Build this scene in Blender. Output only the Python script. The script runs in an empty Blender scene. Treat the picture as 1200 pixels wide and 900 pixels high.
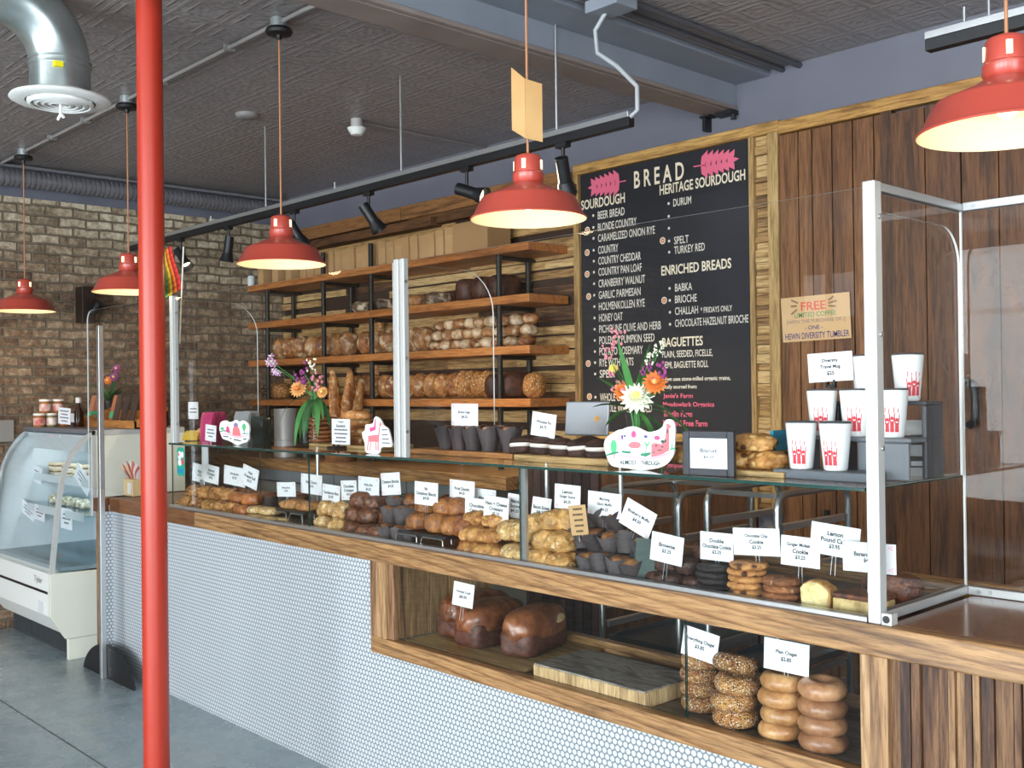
import bpy, bmesh, math, random
from mathutils import Vector, Matrix, Euler, noise

# ------------------------------------------------------------------ camera, world, daylight, exposure
S = bpy.context.scene
COL = S.collection
random.seed(7)
FOC, YAW, PIT, ROL, EYE = 1226.77, -0.817724, 0.0052743, -0.0121097, 1.5
_F = Vector((math.sin(YAW)*math.cos(PIT), math.cos(YAW)*math.cos(PIT), math.sin(PIT)))
_r = Vector((math.cos(YAW), -math.sin(YAW), 0)); _u = _r.cross(_F)
_R = _r*math.cos(ROL)+_u*math.sin(ROL); _U = -_r*math.sin(ROL)+_u*math.cos(ROL)
_C = Vector((0, 0, EYE))
cam = bpy.data.cameras.new('camera'); cam.sensor_width = 36; cam.lens = FOC*36/1200; cam.clip_start = 0.05
camo = bpy.data.objects.new('camera', cam); COL.objects.link(camo)
camo.matrix_world = Matrix(((_R.x, _U.x, -_F.x, 0), (_R.y, _U.y, -_F.y, 0), (_R.z, _U.z, -_F.z, EYE), (0, 0, 0, 1)))
S.camera = camo

S.view_settings.view_transform = 'Standard'; S.view_settings.look = 'None'
S.view_settings.exposure = 0.0; S.view_settings.gamma = 1.0; S.view_settings.use_curve_mapping = False
S.cycles.max_bounces = 10; S.cycles.diffuse_bounces = 5; S.cycles.glossy_bounces = 4
S.cycles.transparent_max_bounces = 32; S.cycles.transmission_bounces = 8
S.cycles.use_denoising = True; S.cycles.sample_clamp_indirect = 6.0
S.cycles.caustics_reflective = False; S.cycles.caustics_refractive = False

W = bpy.data.worlds.new('daylight'); S.world = W; W.use_nodes = True
W.node_tree.nodes['Background'].inputs[0].default_value = (0.80, 0.90, 1.0, 1)
W.node_tree.nodes['Background'].inputs[1].default_value = 4.0

def area_light(name, loc, rot, sx, sy, power, col=(1, 1, 1)):
    l = bpy.data.lights.new(name, 'AREA'); l.shape = 'RECTANGLE'; l.size = sx; l.size_y = sy; l.energy = power; l.color = col
    o = bpy.data.objects.new(name, l); COL.objects.link(o); o.location = loc; o.rotation_euler = rot; return o
# daylight entering by the three shop windows behind the photographer; the side lamps are added to brighten the room
DAY = (0.93, 0.97, 1.0)
for _x in (-3.75, -1.25, 1.25):
    area_light('window_daylight', (_x, -4.9, 1.6), (math.radians(90), 0, 0), 2.2, 2.5, 215, DAY)
for _y in (-3.2, -.4):
    area_light('window_daylight', (2.92, _y, 1.6), (math.radians(90), 0, math.radians(90)), 2.2, 2.5, 105, DAY)

def at(px, py, **k):
    """world point where the photo's ray through (px,py) meets the plane x=, y= or z="""
    d = _F+_R*((px-600)/FOC)-_U*((py-450)/FOC)
    (a, v), = k.items(); i = 'xyz'.index(a)
    return _C+d*((v-_C[i])/d[i])
def pix(p):
    d = Vector(p)-_C; z = d.dot(_F)
    return 600+FOC*d.dot(_R)/z, 450-FOC*d.dot(_U)/z
def depth(p): return (Vector(p)-_C).dot(_F)
def X(px, Y, py=600): return at(px, py, y=Y).x

# ------------------------------------------------------------------ mesh helpers
R2 = math.pi*2
class MB:
    def __init__(s): s.v = []; s.f = []; s.m = []; s.t = []; s.tone = 0.5
    def add(s, vs, fs, mi=0, tone=None):
        b = len(s.v); s.v += [Vector(p) for p in vs]
        t = s.tone if tone is None else tone
        for f in fs: s.f.append([b+i for i in f]); s.m.append(mi); s.t.append(t)
        return s
    def box(s, x0, x1, y0, y1, z0, z1, mi=0, tone=None):
        return s.add([(x0,y0,z0),(x1,y0,z0),(x1,y1,z0),(x0,y1,z0),(x0,y0,z1),(x1,y0,z1),(x1,y1,z1),(x0,y1,z1)],
            [(0,3,2,1),(4,5,6,7),(0,1,5,4),(1,2,6,5),(2,3,7,6),(3,0,4,7)], mi, tone)
    def obox(s, c, size, M=None, mi=0, tone=None):
        M = M or Matrix.Identity(3); h = Vector(size)/2; c = Vector(c)
        vs = [c+M@Vector((a*h.x, b*h.y, d*h.z)) for d in (-1,1) for a,b in ((-1,-1),(1,-1),(1,1),(-1,1))]
        return s.add(vs, [(0,3,2,1),(4,5,6,7),(0,1,5,4),(1,2,6,5),(2,3,7,6),(3,0,4,7)], mi, tone)
    def ring(s, c, ax, r, n, ref=None):
        ax = Vector(ax).normalized()
        a = Vector(ref) if ref else (Vector((0,0,1)) if abs(ax.z) < .9 else Vector((1,0,0)))
        e = (a-ax*a.dot(ax)).normalized(); g = ax.cross(e)
        return [Vector(c)+(e*math.cos(R2*i/n)+g*math.sin(R2*i/n))*r for i in range(n)]
    def cyl(s, p0, p1, r0, r1=None, n=16, mi=0, cap=True, tone=None):
        p0, p1 = Vector(p0), Vector(p1); r1 = r0 if r1 is None else r1; ax = p1-p0
        vs = s.ring(p0, ax, r0, n)+s.ring(p1, ax, r1, n)
        fs = [(i, (i+1) % n, n+(i+1) % n, n+i) for i in range(n)]
        if cap: fs += [tuple(range(n-1, -1, -1)), tuple(range(n, 2*n))]
        return s.add(vs, fs, mi, tone)
    def tube(s, pts, r, n=8, mi=0, cap=True, tone=None):
        pts = [Vector(p) for p in pts]; vs = []; k = len(pts); rr = r if isinstance(r, (list, tuple)) else [r]*k
        e = None
        for j, p in enumerate(pts):
            ax = ((pts[min(j+1, k-1)]-pts[max(j-1, 0)])).normalized()
            if e is None:
                a = Vector((0,0,1)) if abs(ax.z) < .9 else Vector((1,0,0)); e = (a-ax*a.dot(ax)).normalized()
            else: e = (e-ax*e.dot(ax)).normalized()
            g = ax.cross(e)
            vs += [p+(e*math.cos(R2*i/n)+g*math.sin(R2*i/n))*rr[j] for i in range(n)]
        fs = [(j*n+i, j*n+(i+1) % n, (j+1)*n+(i+1) % n, (j+1)*n+i) for j in range(k-1) for i in range(n)]
        if cap: fs += [tuple(range(n-1, -1, -1)), tuple(range((k-1)*n, k*n))]
        return s.add(vs, fs, mi, tone)
    def lathe(s, prof, c=(0,0,0), n=32, mi=0, fn=None, tone=None):
        c = Vector(c); vs = []; k = len(prof)
        for j, (r, z) in enumerate(prof):
            for i in range(n):
                a = R2*i/n; rr, zz = (r, z) if fn is None else fn(r, z, a, j)
                vs.append(c+Vector((rr*math.cos(a), rr*math.sin(a), zz)))
        fs = [(j*n+i, j*n+(i+1) % n, (j+1)*n+(i+1) % n, (j+1)*n+i) for j in range(k-1) for i in range(n)]
        if prof[0][0] > 1e-5: pass
        return s.add(vs, fs, mi, tone)
    def disc(s, c, ax, r, n=24, mi=0):
        return s.add(s.ring(c, ax, r, n), [tuple(range(n))], mi)
    def prism(s, poly, ax, a0, a1, mi=0, tone=None):
        """poly of 2-D points extruded along axis 'x','y' or 'z' from a0 to a1"""
        def q(p, a): return {'x': (a, p[0], p[1]), 'y': (p[0], a, p[1]), 'z': (p[0], p[1], a)}[ax]
        n = len(poly); vs = [q(p, a0) for p in poly]+[q(p, a1) for p in poly]
        fs = [(i, (i+1) % n, n+(i+1) % n, n+i) for i in range(n)]+[tuple(range(n-1, -1, -1)), tuple(range(n, 2*n))]
        return s.add(vs, fs, mi, tone)
    def quad(s, a, b, c, d, mi=0, tone=None): return s.add([a, b, c, d], [(0,1,2,3)], mi, tone)
    def blob(s, c, rx, ry, rz, seed=0, amp=.12, freq=1.6, flat=-.75, sub=3, M=None, mi=0, rid=None, tone=None):
        vs, fs = ico(sub); c = Vector(c); out = []
        for p in vs:
            o = Vector((seed*3.1, seed*1.7, seed*.9))
            k = 1+amp*noise.noise(p*freq+o)+amp*.6*noise.noise(p*freq*2.3+o)+amp*.35*noise.noise(p*freq*5.1+o)
            q = p*k
            if rid: q = rid(q)
            q = Vector((q.x*rx, q.y*ry, max(q.z, flat)*rz))
            out.append(c+(M@q if M else q))
        return s.add(out, fs, mi, tone)
    def text(s, body, o, w, h, ux=(1,0,0), uy=(0,0,1), mi=0, align='L', bold=.0):
        """lettering fitted into a w x h box whose lower left (or centre) is o, on the plane of ux, uy"""
        vs, fs, bw, bh = glyphs(body, bold); ux, uy, o = Vector(ux), Vector(uy), Vector(o)
        sx = w/bw if w else h/bh; sy = h/bh
        if align == 'C': o = o-ux*(bw*sx/2)-uy*(h/2)
        return s.add([o+ux*(x*sx)+uy*(y*sy) for x, y in vs], fs, mi)
    def build(s, name, mats, parent=None, smooth=False, bevel=0, loc=None, local=False, seg=2):
        me = bpy.data.meshes.new(name)
        off = Vector((0,0,0))
        if parent is not None and not local:
            q = parent
            while q is not None: off += q.location; q = q.parent
        if loc is not None: off = off+Vector(loc)
        me.from_pydata([p-off for p in s.v], [], s.f)
        for m in (mats if isinstance(mats, (list, tuple)) else [mats]): me.materials.append(m)
        me.polygons.foreach_set('material_index', s.m)
        at_ = me.attributes.new('tone', 'FLOAT', 'FACE'); at_.data.foreach_set('value', s.t)
        if smooth:
            me.polygons.foreach_set('use_smooth', [True]*len(s.f)); me.update()
            me.set_sharp_from_angle(angle=.7 if smooth is True else smooth)
        me.update()
        o = bpy.data.objects.new(name, me); COL.objects.link(o)
        if loc is not None: o.location = loc
        if parent is not None: o.parent = parent
        if bevel:
            b = o.modifiers.new('edge', 'BEVEL'); b.width = bevel; b.segments = seg; b.limit_method = 'ANGLE'; b.angle_limit = .6
        return o
_ico = {}
def ico(sub):
    if sub not in _ico:
        bm = bmesh.new(); bmesh.ops.create_icosphere(bm, subdivisions=sub, radius=1)
        bm.verts.ensure_lookup_table()
        _ico[sub] = ([v.co.copy() for v in bm.verts], [tuple(v.index for v in f.verts) for f in bm.faces]); bm.free()
    return _ico[sub]
_gl = {}
def glyphs(body, bold=0.0):
    k = (body, bold)
    if k not in _gl:
        cu = bpy.data.curves.new('t', 'FONT'); cu.body = body; cu.resolution_u = 3; cu.offset = bold
        ob = bpy.data.objects.new('t', cu); COL.objects.link(ob)
        dg = bpy.context.evaluated_depsgraph_get(); dg.update()
        me = bpy.data.meshes.new_from_object(ob.evaluated_get(dg))
        x0 = min(v.co.x for v in me.vertices); y0 = min(v.co.y for v in me.vertices)
        vs = [(v.co.x-x0, v.co.y-y0) for v in me.vertices]
        fs = [tuple(p.vertices) for p in me.polygons]
        _gl[k] = (vs, fs, max(v[0] for v in vs), max(v[1] for v in vs))
        bpy.data.objects.remove(ob); bpy.data.curves.remove(cu); bpy.data.meshes.remove(me)
    return _gl[k]

def tag(o, label, cat, group=None, kind=None):
    if kind: o['kind'] = kind
    else: o['label'] = label; o['category'] = cat
    if group: o['group'] = group
    return o
def thing(name, label, cat, loc=(0,0,0), rotz=0, group=None):
    o = bpy.data.objects.new(name, None); COL.objects.link(o); o.empty_display_size = .05
    o.location = loc; o.rotation_euler = (0, 0, rotz); return tag(o, label, cat, group)
def struct(o): o['kind'] = 'structure'; return o
def place(o, loc, rot=None, scale=None):
    o.location = loc
    if rot is not None: o.rotation_euler = rot if not isinstance(rot, (int, float)) else (0, 0, rot)
    if scale is not None: o.scale = (scale,)*3 if isinstance(scale, (int, float)) else scale
    return o
def dup(root, loc, rot=0, label=None, group=None, scale=None):
    r = root.copy(); COL.objects.link(r); place(r, loc, rot, scale)
    if label: r['label'] = label
    if group: r['group'] = group
    for ch in list(root.children):
        c = ch.copy(); COL.objects.link(c); c.parent = r
        for g in ch.children:
            d = g.copy(); COL.objects.link(d); d.parent = c
    return r
class Kind:
    """hands out the first prototype itself, then copies of the prototypes in turn"""
    def __init__(s, protos): s.p = protos; s.used = [False]*len(protos); s.i = 0
    def put(s, loc, rot=0, label=None, group=None, scale=None, which=None):
        k = s.i % len(s.p) if which is None else which; s.i += 1
        if not s.used[k]:
            s.used[k] = True; o = place(s.p[k], loc, rot, scale)
            if label: o['label'] = label
            if group: o['group'] = group
            return o
        return dup(s.p[k], loc, rot, label, group, scale)
ORD = 'first second third fourth fifth sixth seventh eighth ninth tenth eleventh twelfth thirteenth fourteenth fifteenth sixteenth seventeenth eighteenth nineteenth twentieth twenty-first twenty-second twenty-third twenty-fourth twenty-fifth'.split()

# ------------------------------------------------------------------ materials
def lin(h):
    if isinstance(h, str): h = [int(h[i:i+2], 16) for i in (1, 3, 5)]
    return tuple(((x/255)/12.92 if x/255 <= .04045 else ((x/255+.055)/1.055)**2.4) for x in h)+(1,)
class G:
    def __init__(s, name):
        s.m = bpy.data.materials.new(name); s.m.use_nodes = True; s.t = s.m.node_tree; s.t.nodes.clear()
        s.out = s.t.nodes.new('ShaderNodeOutputMaterial')
    def n(s, kind, p=None, **i):
        nd = s.t.nodes.new('ShaderNode'+kind)
        for k, v in (p or {}).items(): setattr(nd, k, v)
        for k, v in i.items():
            sk = nd.inputs[int(k[1:])] if k[0] == 'i' and k[1:].isdigit() else nd.inputs[k.replace('_', ' ')]
            if isinstance(v, bpy.types.NodeSocket): s.t.links.new(v, sk)
            else: sk.default_value = v
        return nd
    def math(s, op, a, b=0.0, c=None):
        k = dict(i0=a, i1=b)
        if c is not None: k['i2'] = c
        return s.n('Math', {'operation': op}, **k).outputs[0]
    def mix(s, f, a, b, mode='MIX'):
        nd = s.n('Mix', {'data_type': 'RGBA', 'blend_type': mode}, i0=f, i6=a, i7=b); return nd.outputs[2]
    def ramp(s, f, stops):
        nd = s.n('ValToRGB', i0=f); cr = nd.color_ramp
        while len(cr.elements) < len(stops): cr.elements.new(.5)
        for e, (p, c) in zip(cr.elements, stops): e.position = p; e.color = c
        return nd.outputs[0]
    def bsdf(s, **i):
        b = s.n('BsdfPrincipled', **i); s.t.links.new(b.outputs[0], s.out.inputs[0]); return s.m
    def bump(s, h, st=.3, d=.01): return s.n('Bump', Strength=st, Distance=d, Height=h).outputs[0]
    def coord(s, rnd=False, scale=None):
        c = s.n('TexCoord').outputs['Object']
        if rnd:
            r = s.n('ObjectInfo').outputs['Random']
            c = s.n('VectorMath', {'operation': 'ADD'}, i0=c, i1=s.n('CombineXYZ', X=s.math('MULTIPLY', r, 37.0), Y=s.math('MULTIPLY', r, 17.0), Z=s.math('MULTIPLY', r, 71.0)).outputs[0]).outputs[0]
        if scale: c = s.n('VectorMath', {'operation': 'MULTIPLY'}, i0=c, i1=scale).outputs[0]
        return c
def plain(name, col, rough=.5, metal=0.0, col2=None, ns=20.0, bump=0, coat=0, emit=0):
    g = G(name); a = lin(col); c = a
    if col2 or bump:
        t = g.n('TexNoise', Vector=g.coord(True), Scale=ns, Detail=4.0).outputs[0]
        if col2: c = g.mix(g.ramp(t, [(.35, (0,0,0,1)), (.68, (1,1,1,1))]), a, lin(col2))
    k = dict(Base_Color=c, Roughness=rough, Metallic=metal)
    if coat: k['Coat_Weight'] = coat; k['Coat_Roughness'] = .15
    if bump: k['Normal'] = g.bump(t, bump, .01)
    if emit: k['Emission_Color'] = a; k['Emission_Strength'] = emit
    return g.bsdf(**k)
def wood(name, cols, axis='x', gs=1.0, rough=.5, bump=.15, tonevar=True, coat=0, dark=.45, ring=0):
    """cols: stops from dark to light; every board picks its own place on them through its tone attribute"""
    g = G(name); tone = g.n('Attribute', {'attribute_name': 'tone'}).outputs['Fac']
    sc = {'x': (1.2, 16, 16), 'y': (16, 1.2, 16), 'z': (16, 16, 1.2)}[axis]
    off = g.n('CombineXYZ', X=g.math('MULTIPLY', tone, 31.7), Y=g.math('MULTIPLY', tone, 57.3), Z=g.math('MULTIPLY', tone, 83.1)).outputs[0]
    c = g.n('VectorMath', {'operation': 'MULTIPLY_ADD'}, i0=g.coord(), i1=tuple(v*gs for v in sc), i2=off).outputs[0]
    n1 = g.n('TexNoise', Vector=c, Scale=1.5, Detail=6.0, Roughness=.65, Distortion=1.2).outputs[0]
    n2 = g.n('TexNoise', Vector=c, Scale=10.0, Detail=4.0, Roughness=.65).outputs[0]
    v = g.math('ADD', g.math('MULTIPLY', g.math('SUBTRACT', n1, .5), 1.1), g.math('MULTIPLY', g.math('SUBTRACT', n2, .5), .8))
    base = g.math('ADD', tone if tonevar else .5, v)
    k = len(cols); col = g.ramp(base, [(i/(k-1) if k > 1 else 0, lin(cc)) for i, cc in enumerate(cols)])
    gr = g.mix(1.0, g.ramp(n1, [(.34, (dark, dark, dark, 1)), (.50, (1,1,1,1))]), g.ramp(n2, [(.38, (.62, .58, .55, 1)), (.52, (1,1,1,1))]), 'MULTIPLY')
    col = g.mix(.8, col, gr, 'MULTIPLY')
    if ring:
        wv = g.n('TexWave', {'bands_direction': 'DIAGONAL', 'wave_profile': 'SAW'}, Vector=c, Scale=1.5, Distortion=9.0, Detail=3.0, i4=.3).outputs[1]
        col = g.mix(ring, col, g.ramp(wv, [(.0, (.36, .27, .2, 1)), (.16, (.75, .66, .58, 1)), (.35, (1, 1, 1, 1)), (.9, (1, 1, 1, 1)), (1.0, (.55, .45, .38, 1))]), 'MULTIPLY')
    kw = dict(Base_Color=col, Roughness=rough, Normal=g.bump(g.math('ADD', n1, g.math('MULTIPLY', n2, .4)), bump, .004))
    if coat: kw['Coat_Weight'] = coat; kw['Coat_Roughness'] = .12
    return g.bsdf(**kw)
def crust(name, c0, c1, flour=None, band=0.0, rough=.55, seeds=None, ns=9.0, coat=0, fl=(.55, .7)):
    ns = ns*2.6
    """baked crust: mottled brown, optional pale flour patches or score bands, optional seeds"""
    g = G(name); co = g.coord(True); n = g.n('TexNoise', Vector=co, Scale=ns, Detail=5.0, Roughness=.65).outputs[0]
    rnd = g.n('ObjectInfo').outputs['Random']
    f = g.math('ADD', g.ramp(n, [(.36, (0,0,0,1)), (.64, (1,1,1,1))]), g.math('MULTIPLY', g.math('SUBTRACT', rnd, .5), .35))
    col = g.mix(f, lin(c0), lin(c1)); h = n
    big = g.n('TexNoise', Vector=co, Scale=ns*.35, Detail=2.0).outputs[0]
    col = g.mix(.55, col, g.ramp(big, [(.38, (.30, .22, .18, 1)), (.56, (1, 1, 1, 1))]), 'MULTIPLY')
    if flour:
        if band:
            w = g.n('TexWave', {'bands_direction': 'DIAGONAL'}, Vector=co, Scale=band, Distortion=4.0, Detail=2.0, i4=1.0).outputs[1]
            m = g.ramp(w, [(fl[0], (0,0,0,1)), (fl[1], (1,1,1,1))])
        else:
            m = g.ramp(g.n('TexNoise', Vector=co, Scale=ns*.9, Detail=4.0).outputs[0], [(fl[0], (0,0,0,1)), (fl[1], (1,1,1,1))])
        col = g.mix(m, col, lin(flour))
    if seeds:
        v = g.n('TexVoronoi', Vector=co, Scale=seeds[2]); d = v.outputs['Distance']
        pick = g.ramp(v.outputs['Color'], [(.0, lin(seeds[1])), (.50, lin(seeds[1])), (.58, lin(seeds[0])), (1, lin(seeds[0]))])
        col = g.mix(g.ramp(d, [(.3, (1,1,1,1)), (.42, (0,0,0,1))]), col, pick)
        h = g.math('ADD', n, g.math('MULTIPLY', d, -1.0))
    kw = dict(Base_Color=col, Roughness=rough, Normal=g.bump(h, .9, .006))
    if coat: kw['Coat_Weight'] = coat; kw['Coat_Roughness'] = .2
    return g.bsdf(**kw)
def glass(name, tint=(.97, .985, .98), refl=1.0, rough=.0):
    g = G(name)
    fr = g.n('Fresnel', IOR=1.45).outputs[0]
    f = g.math('MULTIPLY', g.math('MULTIPLY', fr, refl), g.math('SUBTRACT', 1.0, g.n('NewGeometry').outputs['Backfacing']))
    tr = g.n('BsdfTransparent', Color=tint+(1,)).outputs[0]
    gl = g.n('BsdfGlossy', Color=(1,1,1,1), Roughness=rough).outputs[0]
    mx = g.n('MixShader', i0=f, i1=tr, i2=gl); g.t.links.new(mx.outputs[0], g.out.inputs[0]); return g.m

def tile_mat():
    g = G('white_penny_tile'); co = g.n('SeparateXYZ', i0=g.coord())
    px = .0205
    s = g.math('ADD', co.outputs[0], co.outputs[1])
    def cell(ox):
        u = g.math('ADD', g.math('DIVIDE', s, px), ox); w = g.math('ADD', g.math('DIVIDE', co.outputs[2], px*1.7320508), ox)
        du = g.math('SUBTRACT', g.math('FRACT', u), .5); dw = g.math('MULTIPLY', g.math('SUBTRACT', g.math('FRACT', w), .5), 1.7320508)
        return g.math('SQRT', g.math('ADD', g.math('MULTIPLY', du, du), g.math('MULTIPLY', dw, dw)))
    d = g.math('MINIMUM', cell(0.0), cell(.5))
    m = g.ramp(d, [(.355, (1,1,1,1)), (.435, (0,0,0,1))])
    nz = g.n('TexNoise', Vector=g.coord(), Scale=3.0, Detail=2.0).outputs[0]
    wht = g.mix(nz, lin('#ced5da'), lin('#c3cbd1'))
    rough = g.math('SUBTRACT', .75, g.math('MULTIPLY', m, .52))
    return g.bsdf(Base_Color=g.mix(m, lin('#767c81'), wht), Roughness=rough, Normal=g.bump(m, .35, .002))
def brick_mat():
    g = G('worn_common_brick'); co = g.n('SeparateXYZ', i0=g.coord()); 
    nz3 = g.n('TexNoise', Vector=g.coord(), Scale=7.0, Detail=3.0)
    u = g.math('ADD', co.outputs[1], g.math('MULTIPLY', g.math('SUBTRACT', nz3.outputs[0], .5), .02))
    w = g.math('ADD', co.outputs[2], g.math('MULTIPLY', g.math('SUBTRACT', nz3.outputs[0], .5), .03))
    v = g.n('CombineXYZ', X=u, Y=w, Z=0.0).outputs[0]
    b = g.n('TexBrick', {'offset': .5}, Vector=v, Color1=(0,0,0,1), Color2=(1,1,1,1), Mortar=(.5,.5,.5,1), Scale=1.0, Mortar_Size=.009, Mortar_Smooth=.5, Bias=0.0, Brick_Width=.178, Row_Height=.0625)
    n1 = g.n('TexNoise', Vector=g.coord(), Scale=22.0, Detail=7.0, Roughness=.75).outputs[0]
    n2 = g.n('TexNoise', Vector=g.coord(), Scale=1.1, Detail=3.0).outputs[0]
    t = g.math('ADD', g.math('MULTIPLY', b.outputs[0], .24), g.math('MULTIPLY', g.math('ADD', g.math('MULTIPLY', g.math('SUBTRACT', n1, .5), 1.7), .5), .80))
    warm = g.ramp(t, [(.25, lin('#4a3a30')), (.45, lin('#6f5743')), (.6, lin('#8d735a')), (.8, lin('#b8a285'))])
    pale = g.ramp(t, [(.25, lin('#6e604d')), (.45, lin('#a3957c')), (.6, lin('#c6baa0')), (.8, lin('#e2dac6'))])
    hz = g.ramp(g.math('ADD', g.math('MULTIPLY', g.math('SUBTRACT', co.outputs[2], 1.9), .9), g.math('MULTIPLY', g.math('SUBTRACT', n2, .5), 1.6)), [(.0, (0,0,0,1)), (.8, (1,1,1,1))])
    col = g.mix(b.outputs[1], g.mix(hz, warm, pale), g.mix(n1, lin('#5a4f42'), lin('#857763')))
    h = g.math('SUBTRACT', g.math('MULTIPLY', n1, .6), b.outputs[1])
    return g.bsdf(Base_Color=col, Roughness=.9, Normal=g.bump(h, .8, .012))
def tin_mat():
    g = G('dark_pressed_tin'); co = g.n('SeparateXYZ', i0=g.coord())
    P = .205
    def tri(x, p):
        f = g.math('FRACT', g.math('DIVIDE', x, p)); return g.math('ABSOLUTE', g.math('SUBTRACT', f, .5))
    a, b = tri(co.outputs[0], P), tri(co.outputs[1], P)
    e = g.math('MAXIMUM', a, b)
    rim = g.ramp(e, [(.45, (0,0,0,1)), (.475, (1,1,1,1)), (.5, (.6,.6,.6,1))])
    sq = g.ramp(g.math('ABSOLUTE', g.math('SUBTRACT', e, .30)), [(.0, (1,1,1,1)), (.04, (0,0,0,1))])
    orn = g.n('TexVoronoi', {'feature': 'SMOOTH_F1'}, Vector=g.coord(), Scale=42.0).outputs[0]
    h = g.math('ADD', g.math('ADD', rim, g.math('MULTIPLY', sq, .6)), g.math('MULTIPLY', orn, .9))
    n = g.n('TexNoise', Vector=g.coord(), Scale=1.5, Detail=3.0).outputs[0]
    return g.bsdf(Base_Color=g.mix(n, lin('#8e8889'), lin('#a59f9d')), Roughness=.38, Metallic=.0, Normal=g.bump(h, .55, .010))
def floor_mat():
    g = G('grey_sealed_concrete'); n = g.n('TexNoise', Vector=g.coord(), Scale=1.6, Detail=7.0, Roughness=.6, Distortion=.6).outputs[0]
    n2 = g.n('TexNoise', Vector=g.coord(), Scale=9.0, Detail=4.0).outputs[0]
    col = g.ramp(g.math('ADD', g.math('MULTIPLY', n, .8), g.math('MULTIPLY', n2, .2)), [(.3, lin('#75848c')), (.5, lin('#8f9fa6')), (.7, lin('#a6adac'))])
    return g.bsdf(Base_Color=col, Roughness=g.math('ADD', .16, g.math('MULTIPLY', n2, .22)), Normal=g.bump(n2, .05, .003))
def marble_mat():
    g = G('grey_streaked_board_top'); c = g.coord(scale=(2.5, 9, 9))
    n = g.n('TexNoise', Vector=c, Scale=2.2, Detail=6.0, Distortion=2.0).outputs[0]
    return g.bsdf(Base_Color=g.ramp(n, [(.3, lin('#4b4644')), (.45, lin('#7b766f')), (.55, lin('#a39d92')), (.7, lin('#6b655f'))]), Roughness=.35)

TILE, BRICK, TIN, CONCRETE = tile_mat(), brick_mat(), tin_mat(), floor_mat()
BLUE = plain('slate_blue_paint', '#71727d', .6, col2='#6b6c78', ns=3)
BLUEDK = plain('dark_slate_paint', '#666975', .6, col2='#5d606c', ns=4)
BEAMG = plain('grey_beam_paint', '#8b919b', .45, col2='#7e858f', ns=3)
BEAMT = plain('taupe_beam_paint', '#8d8079', .5, col2='#80736d', ns=5)
REDP = plain('red_pole_paint', '#b0321e', .4, coat=.12)
REDL = plain('red_enamel', '#b5483a', .38, coat=.4)
ENAMEL = plain('warm_white_enamel', '#e9dcbc', .5)
BLACK = plain('black_metal', '#17181b', .45)
IRON = plain('black_iron_pipe', '#25221f', .5, .4)
ALU = plain('brushed_aluminium', '#c9cccd', .32, .85)
ALUW = plain('satin_white_aluminium', '#c6c9c7', .4, .25)
STEEL = plain('stainless_steel', '#b4b8b9', .28, .9)
GALV = plain('galvanised_steel', '#b9c2c0', .3, .8, col2='#8f9a9a', ns=7)
DARK = plain('dark_tray', '#23282b', .4)
WHITE = plain('white_paint', '#eceeea', .4)
CREAM = plain('cream_steel', '#dedfd2', .4)
CARD = plain('white_card', '#e3e5e8', .6)
INK = plain('black_ink', '#141418', .8)
PINK = plain('pink_ink', '#e46b86', .7)
PALEPINK = plain('pale_pink_ink', '#e9c3c9', .7)
KRAFT = plain('kraft_board', '#c39a63', .75, col2='#b58b55', ns=6)
KRAFT2 = plain('tan_carton', '#c09a6c', .75, col2='#b28c5f', ns=6)
CHALK = plain('chalkboard', '#202025', .55, col2='#25252b', ns=2)
CREAMINK = plain('cream_lettering', '#efe2c6', .7)
GLASS = glass('clear_glass', refl=1.0)
GLASSF = glass('clear_acrylic', (.985, .99, .99), refl=.5)
GEDGE = plain('green_glass_edge', '#24443f', .15)
PEDGE = plain('pale_acrylic_edge', '#dfe3e0', .3)
GREY = plain('grey_panel', '#8d9499', .5, col2='#838a90', ns=3)
SLATE = plain('slate_plastic', '#5b6268', .5)
OAK = wood('oak_counter', ['#6f4e36', '#94704c', '#ad8659', '#bf9a6c'], 'x', .8, .4, .2, coat=.2, ring=.75)
OAKZ = wood('oak_counter_upright', ['#735439', '#967252', '#ae8a62', '#bb9a73'], 'z', .8, .45, .2, ring=.5)
OAKD = wood('dark_oak_counter', ['#4c3122', '#6d472e', '#7f5536'], 'x', .8, .45, .2)
TOPW = wood('glossy_counter_top', ['#6b4832', '#8a6044', '#9d7354'], 'x', .6, .22, .1, coat=.6)
SHELFW = wood('orange_shelf_board', ['#8f5730', '#b8733a', '#cf8c4e'], 'x', .8, .5, .1, dark=.6)
TRIMW = wood('golden_barn_trim', ['#7a5327', '#a97a3c', '#c69a57', '#d8b06d'], 'x', .8, .6, .3)
TRIMZ = wood('golden_barn_trim_upright', ['#7a5b38', '#a3804f', '#b8965f', '#c9aa75'], 'z', .8, .6, .3)
PLANK = wood('brown_barn_plank', ['#3a2515', '#583822', '#714929', '#875c38'], 'z', .7, .6, .3)
SLAT = wood('mixed_lath', ['#2e1c14', '#5d4029', '#8f6b43', '#b8915a', '#d2b27c'], 'x', .8, .65, .3, dark=.7)
STRIP = wood('reclaimed_strip', ['#2a1c15', '#4a3020', '#68472e', '#80603f', '#9c7854'], 'z', .8, .55, .4)
BOARDW = wood('pale_bread_board', ['#8c704a', '#b0915f', '#c9ab78'], 'x', .9, .55, .15)

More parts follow.
